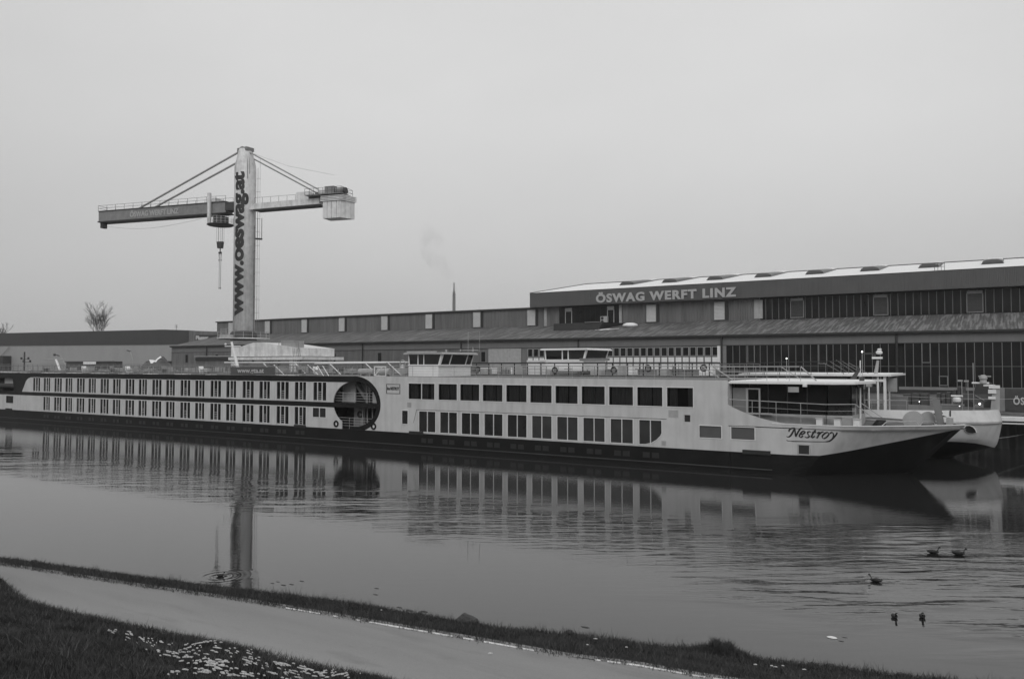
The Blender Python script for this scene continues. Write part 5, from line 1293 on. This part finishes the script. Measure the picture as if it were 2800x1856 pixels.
# base: slewing platform ring, trapezoid portal
_,zr=onY(668,928,88.5); zr=onY(668,925,89)[1]
MB().lathe([(2.6,zr-.12),(4.3,zr-.05),(4.3,zr+.06)],(KX,KY,0),32).build('base_walkway',craneP,cr)
MB().lathe([(2.2,zr-.3),(2.2,zr+.9),(RC,zr+1.3)],(KX,KY,0),28).build('slewing_ring',craneD,cr)
g=MB()
for k in range(18):
    a=2*math.pi*k/18;b=2*math.pi*(k+1)/18
    for z in (.55,1.1): g.tube((KX+4.2*math.cos(a),KY+4.2*math.sin(a),zr+z),(KX+4.2*math.cos(b),KY+4.2*math.sin(b),zr+z),.03,4)
    g.tube((KX+4.2*math.cos(a),KY+4.2*math.sin(a),zr),(KX+4.2*math.cos(a),KY+4.2*math.sin(a),zr+1.1),.035,4)
g.build('base_walkway_railing',lgrey,cr)
pL,pR=onY(632,940,86)[0],onY(812,940,86)[0]
z_b=onY(720,974,86)[1]; z_e=onY(812,951,86)[1]; z_t=onY(700,938,86)[1]
MB().prism([(pL,86,z_b),(pR,86,z_b),(pR,86,z_e),(XY(712,86),86,z_t+.1),(XY(692,86),86,z_t+.1),(XY(655,86),86,z_t-.55),(pL,86,z_e+.3)],(0,8,0)).build('portal_housing',craneP,cr)
MB().box(pL-.2,XY(826,85.5),85.6,94.4,onY(720,984,86)[1],onY(720,976,86)[1]).build('portal_beam',craneP,cr)
for x in (pL+.8,pR-.8):
    for y in (86.5,93.2): MB().hexa([(x-.5,y-.5,4.2),(x+.5,y-.5,4.2),(x+.5,y+.5,4.2),(x-.5,y+.5,4.2),(x-.9,y-.5,8.4),(x+.9,y-.5,8.4),(x+.9,y+.5,8.4),(x-.9,y+.5,8.4)]).build('portal_leg',craneP,cr); MB().box(x-1.5,x+1.5,y-.4,y+.4,3.15,4.2).build('bogie',craneD,cr)
MB().box(pL,pR,86.1,86.5,6.0,7.2).build('cross_girder',craneJ,cr)
xa,xb=XY(772,86.5),XY(811,86.5); _,z0=onY(790,952,86.5); _,z1=onY(790,932,86.5)
MB().box(xa,xb,86.2,88,z0,z1).build('control_cabin',lgrey,cr)
g=MB(); 
for x in (XY(762,86.2),XY(816,86.2)): g.tube((x,86.2,z0-.2),(x,86.2,z1-.2),.04,4)
g.tube((XY(762,86.2),86.2,z1-.2),(XY(816,86.2),86.2,z1-.2),.04,4)
for k in range(5): g.tube((xb-.3+k*.35,86.0,z0),(xb+k*.4,86.0,7),.04,4)
g.build('cabin_ladder_rails',craneJ,cr)
xa,xb=XY(613,88),XY(640,88); _,z0=onY(620,929,88); _,z1=onY(620,915,88)
MB().box(xa,xb,87,89,z0,z1).build('power_cabinet',lgrey,cr); g=MB()
for k in range(6): g.tube((xa+k*.3,87.2,z1),(xa+k*.3,87.2,z1+1.0),.035,4)
g.tube((xa,87.2,z1+1),(xb,87.2,z1+1),.035,4); g.build('cabinet_rail',lgrey,cr)
# dark low shed left of the crane base
xa,xb=XY(535,96),XY(632,96); sh=thing('long_low_shed',((xa+xb)/2,98,3),'low dark walled shed with pale roof edge left of the crane base','shed')
_,z1=onY(600,975,96); _,z0=onY(600,986,96)
MB().box(xa,xb,96,100,3,z1).build('shed_wall',corrug,sh); MB().box(xa-.2,xb+.2,95.8,100.2,z1,z1+.15).build('shed_roof',lgrey,sh); MB().box(xa,xb,95.9,96,z0,z1-.2).build('dark_strip',dark,sh)
xa,xb=XY(520,140),XY(632,140)
# ================================================================== left: pale hall with dark roof
def dirplane(px,py,P0,ang):
    u=Vector((-math.cos(R(ang)),-math.sin(R(ang)),0)); nn=Vector((u.y,-u.x,0)); r=Vector(ray(px,py)); t=nn.dot(P0-Vector((0,0,CH)))/nn.dot(r); P=Vector((0,0,CH))+r*t; return P
LA=16.; lu=Vector((-math.cos(R(LA)),-math.sin(R(LA)),0)); ln=Vector((-lu.y,lu.x,0)); 
if ln.y<0: ln=-ln
P0=Vector((onY(446,945,200)[0],200,0))
def LP(px,py): return dirplane(px,py,P0,LA)
def lpos(px): P=LP(px,940); return (P-P0).dot(lu)
zlo=LP(446,943).z; 
lb=thing('pale_storage_hall',(P0.x-20,200,3),'wide pale hall with a dark roof band behind the ships at the left','building')
def LQ(s,d,z): v=P0+lu*s+ln*d; return (v.x,v.y,z)
sR,sR2,sL=lpos(515),lpos(605),lpos(0)+120
zl=LP(0,945).z; zl0=LP(446,941.6).z; ztl=LP(0,911).z; ztp=LP(446,901).z; ztr=LP(515,903).z; zt2=LP(597,907).z
if 0: print('left',zl,zl0,ztl,ztp,ztr,zt2,sR,sL)
zavg=(zl+zl0)/2
s0=lpos(0)
sl=(ztl-ztp)/s0; ztL=ztp+sl*sL
MB().hexa([LQ(sR2,.3,3),LQ(sL,.3,3),LQ(sL,40,3),LQ(sR2,40,3),LQ(sR2,.3,zl0),LQ(sL,.3,zl0+(zl-zl0)*sL/s0),LQ(sL,40,zl0),LQ(sR2,40,zl0)]).build('wall',whall,lb)
def zb_at(s): return zl0+(zl-zl0)*s/s0
MB().prism([LQ(sR,0,zb_at(sR)),LQ(sL,0,zb_at(sL)),LQ(sL,0,ztL),LQ(0,0,ztp),LQ(sR,0,ztr)],tuple(ln*30)).build('dark_roof_band',dhall,lb)
MB().prism([LQ(sR2,.1,3),LQ(sR+.02,.1,3),LQ(sR+.02,.1,ztr-.1),LQ(sR2,.1,zt2)],tuple(ln*30)).build('right_wall',corrug,lb)
sg0=lpos(533); zz0=LP(545,930).z; zz1=LP(545,916).z
sgn=MB().hexa([LQ(sg0,-.3,zz0),LQ(sR2,-.3,zz0),LQ(sR2,0,zz0),LQ(sg0,0,zz0),LQ(sg0,-.3,zz1),LQ(sR2,-.3,zz1),LQ(sR2,0,zz1),LQ(sg0,0,zz1)]).build('sign_board',dark,lb)
letters('Plasser',lpos(536.5),lpos(571),LP(545,929).z,LP(545,921).z,lambda u,v,w:LQ(u,-.35-w,v),'sign_letter',paleletter,sgn,.09,.95,.05)
g=MB()
for (p,q,y0,y1) in ((-30,31,973,1003),): 
    h=MB().hexa([LQ(lpos(p),-4,3),LQ(lpos(q),-4,3),LQ(lpos(q),0,3),LQ(lpos(p),0,3),LQ(lpos(p),-4,LP(p,y0).z),LQ(lpos(q),-4,LP(q,y0).z),LQ(lpos(q),0,LP(q,y0).z),LQ(lpos(p),0,LP(p,y0).z)]); g.add(h.v,h.f)
g.build('dark_lean_to',dark,lb)
a=LP(5,973);b=LP(27,948); MB().tube(a-ln*.3,b-ln*.3,.12,5).build('guy_pole',grey,lb)
an=onY(452,903,200); 
g=MB(); A1_=LP(452,902); g.tube((A1_.x,A1_.y+5,A1_.z-1),(A1_.x,A1_.y+5,LP(452,887).z),.1,5)
for yy in (888,893): z=LP(452,yy).z; g.tube((A1_.x-1.0,A1_.y+5,z),(A1_.x+1.0,A1_.y+5,z),.09,4)
g.build('roof_aerial',darkgrey,lb)
def slab(name,px0,px1,py0,py1,Y,m,label,cat,d=3):
    xa,xb=XY(px0,Y),XY(px1,Y); _,z1=onY((px0+px1)/2,py0,Y); t=thing(name,((xa+xb)/2,Y,3),label,cat); MB().box(xa,xb,Y,Y+d,3,z1).build('body',m,t); return t,xa,xb,z1
t,xa,xb,z1=slab('long_dark_shed',181,313,988,1000,165,dark,'long dark flat shed with a pale sign panel, left behind the ships','shed')
MB().box(xa-.5,xb+.3,164.6,165,z1-.25,z1+.1).build('roof_edge',darkgrey,t); MB().box(XY(228,164.5),XY(262,164.5),164.4,164.55,onY(245,996,164.5)[1],onY(245,988.5,164.5)[1]).build('pale_panel',panelw,t)
slab('short_dark_shed',428,474,987,1000,165,dark,'short dark shed between the gravel heap and the long hall','shed')
# gravel heap
x0,x1=XY(335,140),XY(432,140); t=thing('gravel_heap',((x0+x1)/2,140,3),'grey gravel heap with snow on its top behind the ships at the left','heap')
def heap(u,v): 
    return max(0,(1-abs(u)**2.4)*(1-v*v))*(1+.12*math.sin(u*9+v*5)+.06*math.sin(u*23))
_,zt_=onY(385,981,140); H_=zt_-3
g=MB(); g.grid([[( (x0+x1)/2+(x1-x0)/2*u/10,146+6*v/6,3+H_*heap(u/10,v/6)) for u in range(-10,11)] for v in range(-6,7)]); g.build('heap',mat('gravel',.10,.9,.3,1,bump=.1,bscale=2),t)
g=MB(); g.grid([[( (x0+x1)/2+(x1-x0)/2*u/10,146+6*v/6,3.08+H_*heap(u/10,v/6)) for u in range(-4,4)] for v in range(-2,1)]); g.build('heap_snow',snow,t)
# signal mast with crossbars at the left
x,zt_=onY(67,962,72); t=thing('signal_light_mast',(x,72,6.5),'dark mast with two crossbars of lamps at the far left','mast')
MB().tube((x,72,6.4),(x,72,zt_),.13,6).build('pole',darkgrey,t)
for py,a,b in ((982,56,80),(990,62,85)):
    _,z=onY(67,py,72); g=MB(); g.tube((XY(a,72),72,z),(XY(b,72),72,z),.06,4); 
    for p in (a+2,b-3): g.box(XY(p,72)-.15,XY(p,72)+.15,71.9,72.1,z,z+.35)
    g.build('lamp_crossbar',darkgrey,t)
for i,(px,py,tx,ty,lb_) in enumerate(((158,971,180,1000,'left street lamp with a curved arm before the pale hall'),(352,959,363,985,'street lamp with a curved arm above the gravel heap'),(149,970,149,1005,'small dark floodlight on a pole left of the curved street lamp'))):
    Y=150; a=onY(px,py,Y); b=onY(tx,ty,Y); t=thing('street_lamp',(b[0],Y,3),lb_,'street lamp')
    MB().path([(b[0],Y,3),(b[0],Y,b[1]),(a[0]+(b[0]-a[0])*.35,Y,a[1]-.15*(i<2)),(a[0],Y,a[1])] if i<2 else [(a[0],Y,3),(a[0],Y,a[1])],.07 if i<2 else .05,5).build('pole',lgrey,t)
    g=MB(); g.obox((a[0],Y,a[1]),(.75 if i<2 else .3,0,-.18 if i<2 else 0),(0,.3,0),(0,0,.14 if i<2 else .35)); g.build('lamp_head',darkgrey,t)
# thin crossbeam davit on the ship at the left
a=onY(122,983,64); b=onY(178,983,64); t=thing('deck_davit',(XY(160,64),64,6.4),'white leaning davit with a long thin crossbeam on the left sun deck','davit')
MB().tube((a[0],64,a[1]),(b[0],64,a[1]),.06,5).build('crossbeam',lgrey,t); MB().tube((XY(153,64),64,a[1]),(XY(166,64),64,6.4),.16,6).build('leaning_post',white2,t)
# ================================================================== trees
def tree(px,py_top,Y,label,seed,wid):
    rt_=random.Random(seed); x=XY(px,Y); _,zt=onY(px,py_top,Y); Hh=zt-3
    t=thing('bare_tree',(x,Y,3),label,'tree'); g=MB(); tw=MB()
    def br(p,d,l,r,dep):
        q=p+d*l; m=p.lerp(q,.5)+Vector((rt_.uniform(-1,1),rt_.uniform(-1,1),0))*l*.06
        for a,b,ra,rb in ((p,m,r,r*.85),(m,q,r*.85,r*.68)): (g if dep<3 else tw).tube(a,b,ra,5 if dep<2 else 3,rb,caps=False)
        if dep>=5: return
        for k in range(2 if dep==0 else 3):
            sp=.42 if dep<2 else .55
            nd=(d+Vector((rt_.uniform(-1,1),rt_.uniform(-1,1),rt_.uniform(-.15,.45)))*sp).normalized(); br(q if k<2 else m,nd,l*rt_.uniform(.66,.84),max(r*.6,.045),dep+1)
    base=Vector((x,Y,3)); g.tube(base,base+Vector((0,0,Hh*.36)),.55,8,.42)
    n=5
    for k in range(n):
        a=2*math.pi*k/n+rt_.random()*.5; tilt=wid*rt_.uniform(.35,1.0)*(0 if k==0 else 1); d=Vector((math.cos(a)*tilt,math.sin(a)*tilt,1)).normalized()
        br(base+Vector((0,0,Hh*.34)),d,Hh*(.19 if k else .235),.26,0)
    g.build('trunk',barkm,t,fixn=False); tw.build('crown',barkm,t,fixn=False)
tree(272,842,235,'bare winter tree standing up behind the dark roof at the left',3,.42)
tree(-8,892,240,'bare treetop behind the dark roof at the very left edge',8,.6)
# chimney and smoke
x,zt_=onY(1241.5,773,900); xb=XY(1241.5,900); t=thing('factory_chimney',(x,900,3),'tall thin chimney with pale upper part, far behind the long hall','chimney')
zm=onY(1241.5,803,900)[1]
MB().lathe([(2.5,3),(2.1,zm)],(x,900,0),20).build('chimney_shaft',chimm,t,smooth=True); MB().lathe([(2.0,zm),(1.25,zt_-9),(1.2,zt_)],(x,900,0),20).build('chimney_top',mat('chimney_pale',.3,.8,.1,.2),t,smooth=True)
g=MB()
for (px,py,r) in ((1234,760,6),(1225,748,9),(1214,735,12),(1202,718,17),(1190,698,22),(1180,672,27),(1172,650,20)):
    xx,zz=onY(px,py,900); g.ball((xx,900,zz),r*.8,12,8,(.8,1,1.3))
sm_=g.build('chimney_smoke',snow); sm_.data.materials.clear()
m=bpy.data.materials.new('thin_smoke'); m.use_nodes=True; nt=m.node_tree; nt.nodes.clear(); o=nt.nodes.new('ShaderNodeOutputMaterial'); v=nt.nodes.new('ShaderNodeVolumePrincipled'); v.inputs['Color'].default_value=(.45,.45,.45,1); nt.links.new(v.outputs[0],o.inputs['Volume']); ge_=nt.nodes.new('ShaderNodeNewGeometry'); nn_=nt.nodes.new('ShaderNodeTexNoise'); nn_.inputs['Scale'].default_value=.05; nn_.inputs['Detail'].default_value=3; nt.links.new(ge_.outputs['Position'],nn_.inputs['Vector']); rr_=nt.nodes.new('ShaderNodeMapRange'); rr_.inputs['From Min'].default_value=.36; rr_.inputs['From Max'].default_value=.7; rr_.inputs['To Min'].default_value=0; rr_.inputs['To Max'].default_value=.008; nt.links.new(nn_.outputs['Fac'],rr_.inputs[0]); nt.links.new(rr_.outputs[0],v.inputs['Density']); sm_.data.materials.append(m)
tag(sm_,'faint smoke drifting up left from the far chimney','smoke',kind='stuff')
# ================================================================== birds and floating bits
def duck(px,py,yaw,s,label,swim=True):
    s=s*.62; x,y=onZ(px,py,0); t=thing('duck',(x,y,0),label,'duck'); M=Matrix.Rotation(R(yaw),4,'Z')
    def tr(g,nm,m): g.v=[tuple(Vector((x,y,0))+M@(Vector(v)*s)) for v in g.v]; g.build(nm,m,t,smooth=True)
    g=MB(); rows=[]
    for i in range(11):
        u=i/10; l=-.24+.46*u; w=.115*math.sin(math.pi*min(u*.92+.06,1))**.7; zc_=.045+.05*(1-u)**2*(1) + .02*u; hgt=.085*math.sin(math.pi*min(u*.9+.08,1))**.6
        rows.append([(l,w*math.cos(2*math.pi*j/12),zc_+hgt*math.sin(2*math.pi*j/12)) for j in range(13)])
    # neck and head continue the body mesh
    g.grid(rows)
    rows=[]
    for (l,z,r) in ((.14,.07,.06),(.18,.13,.042),(.20,.19,.036),(.215,.235,.046),(.24,.262,.05),(.275,.262,.036),(.30,.252,.012)):
        rows.append([(l+ .0,r*math.cos(2*math.pi*j/10),z+r*math.sin(2*math.pi*j/10)*.9) for j in range(11)])
    g.grid(rows); tr(g,'body',feather)
    g=MB(); g.hexa([(.29,-.016,.24),(.35,-.014,.236),(.35,.014,.236),(.29,.016,.24),(.29,-.014,.258),(.345,-.01,.244),(.345,.01,.244),(.29,.014,.258)]); tr(g,'bill',featherl)
    g=MB(); g.add([(-.2,-.05,.07),(-.2,.05,.07),(-.31,0,.13),(-.22,0,.11)],[(0,1,2),(0,2,3),(1,3,2)]); tr(g,'tail',feather)
    g=MB()
    for sgn_ in (-1,1): g.ball((-.02,.105*sgn_,.085),.1,8,6,(1.3,.18,.6))
    tr(g,'wings',feather)
for a in ((2446,1688,-65,1.05,'left one of the two dark ducks swimming side by side near the bottom right'),(2522,1688,-80,1.1,'right one of the two dark ducks swimming side by side, with a pale spot'),(2395,1590,175,1.35,'dark duck with raised neck in the ripples above the pair of ducks'),(2552,1512,20,1.5,'distant dark duck at the left tip of the rippled patch'),(2622,1516,10,1.6,'distant dark duck right of another in the dark reflection'),(603,1575,30,.9,'small dark duck making rings beside the crane reflection')): duck(*a)
x,y=onZ(2275,1743,0); tag(MB().ball((x,y,.01),.09,9,6,(1.6,.8,.35)).build('floating_litter',white2),'small white scrap floating on the water near the bottom right','litter')
g=MB()
for (px,py) in ((760,1590),(775,1599),(797,1597),(745,1594),(825,1588),(1092,1660),(1120,1668),(1160,1671),(1027,1625),(1030,1608),(2310,1742),(2300,1752),(1600,1714)):
    x,y=onZ(px,py,0); g.ball((x,y,0),random.uniform(.04,.09),6,4,(2.0,.8,.25))
tag(g.build('floating_debris',dark),'scattered dark leaves and twigs floating near the bank',kind='stuff')
# ================================================================== haze
hz=MB().box(-1000,600,-320,1100,-2.4,170).build('haze',snow); hz.data.materials.clear()
m=bpy.data.materials.new('thin_haze'); m.use_nodes=True; nt=m.node_tree; nt.nodes.clear(); o=nt.nodes.new('ShaderNodeOutputMaterial'); v=nt.nodes.new('ShaderNodeVolumePrincipled'); v.inputs['Density'].default_value=.00022; v.inputs['Color'].default_value=(.9,.9,.9,1); nt.links.new(v.outputs[0],o.inputs['Volume']); hz.data.materials.append(m)
tag(hz,kind='stuff')
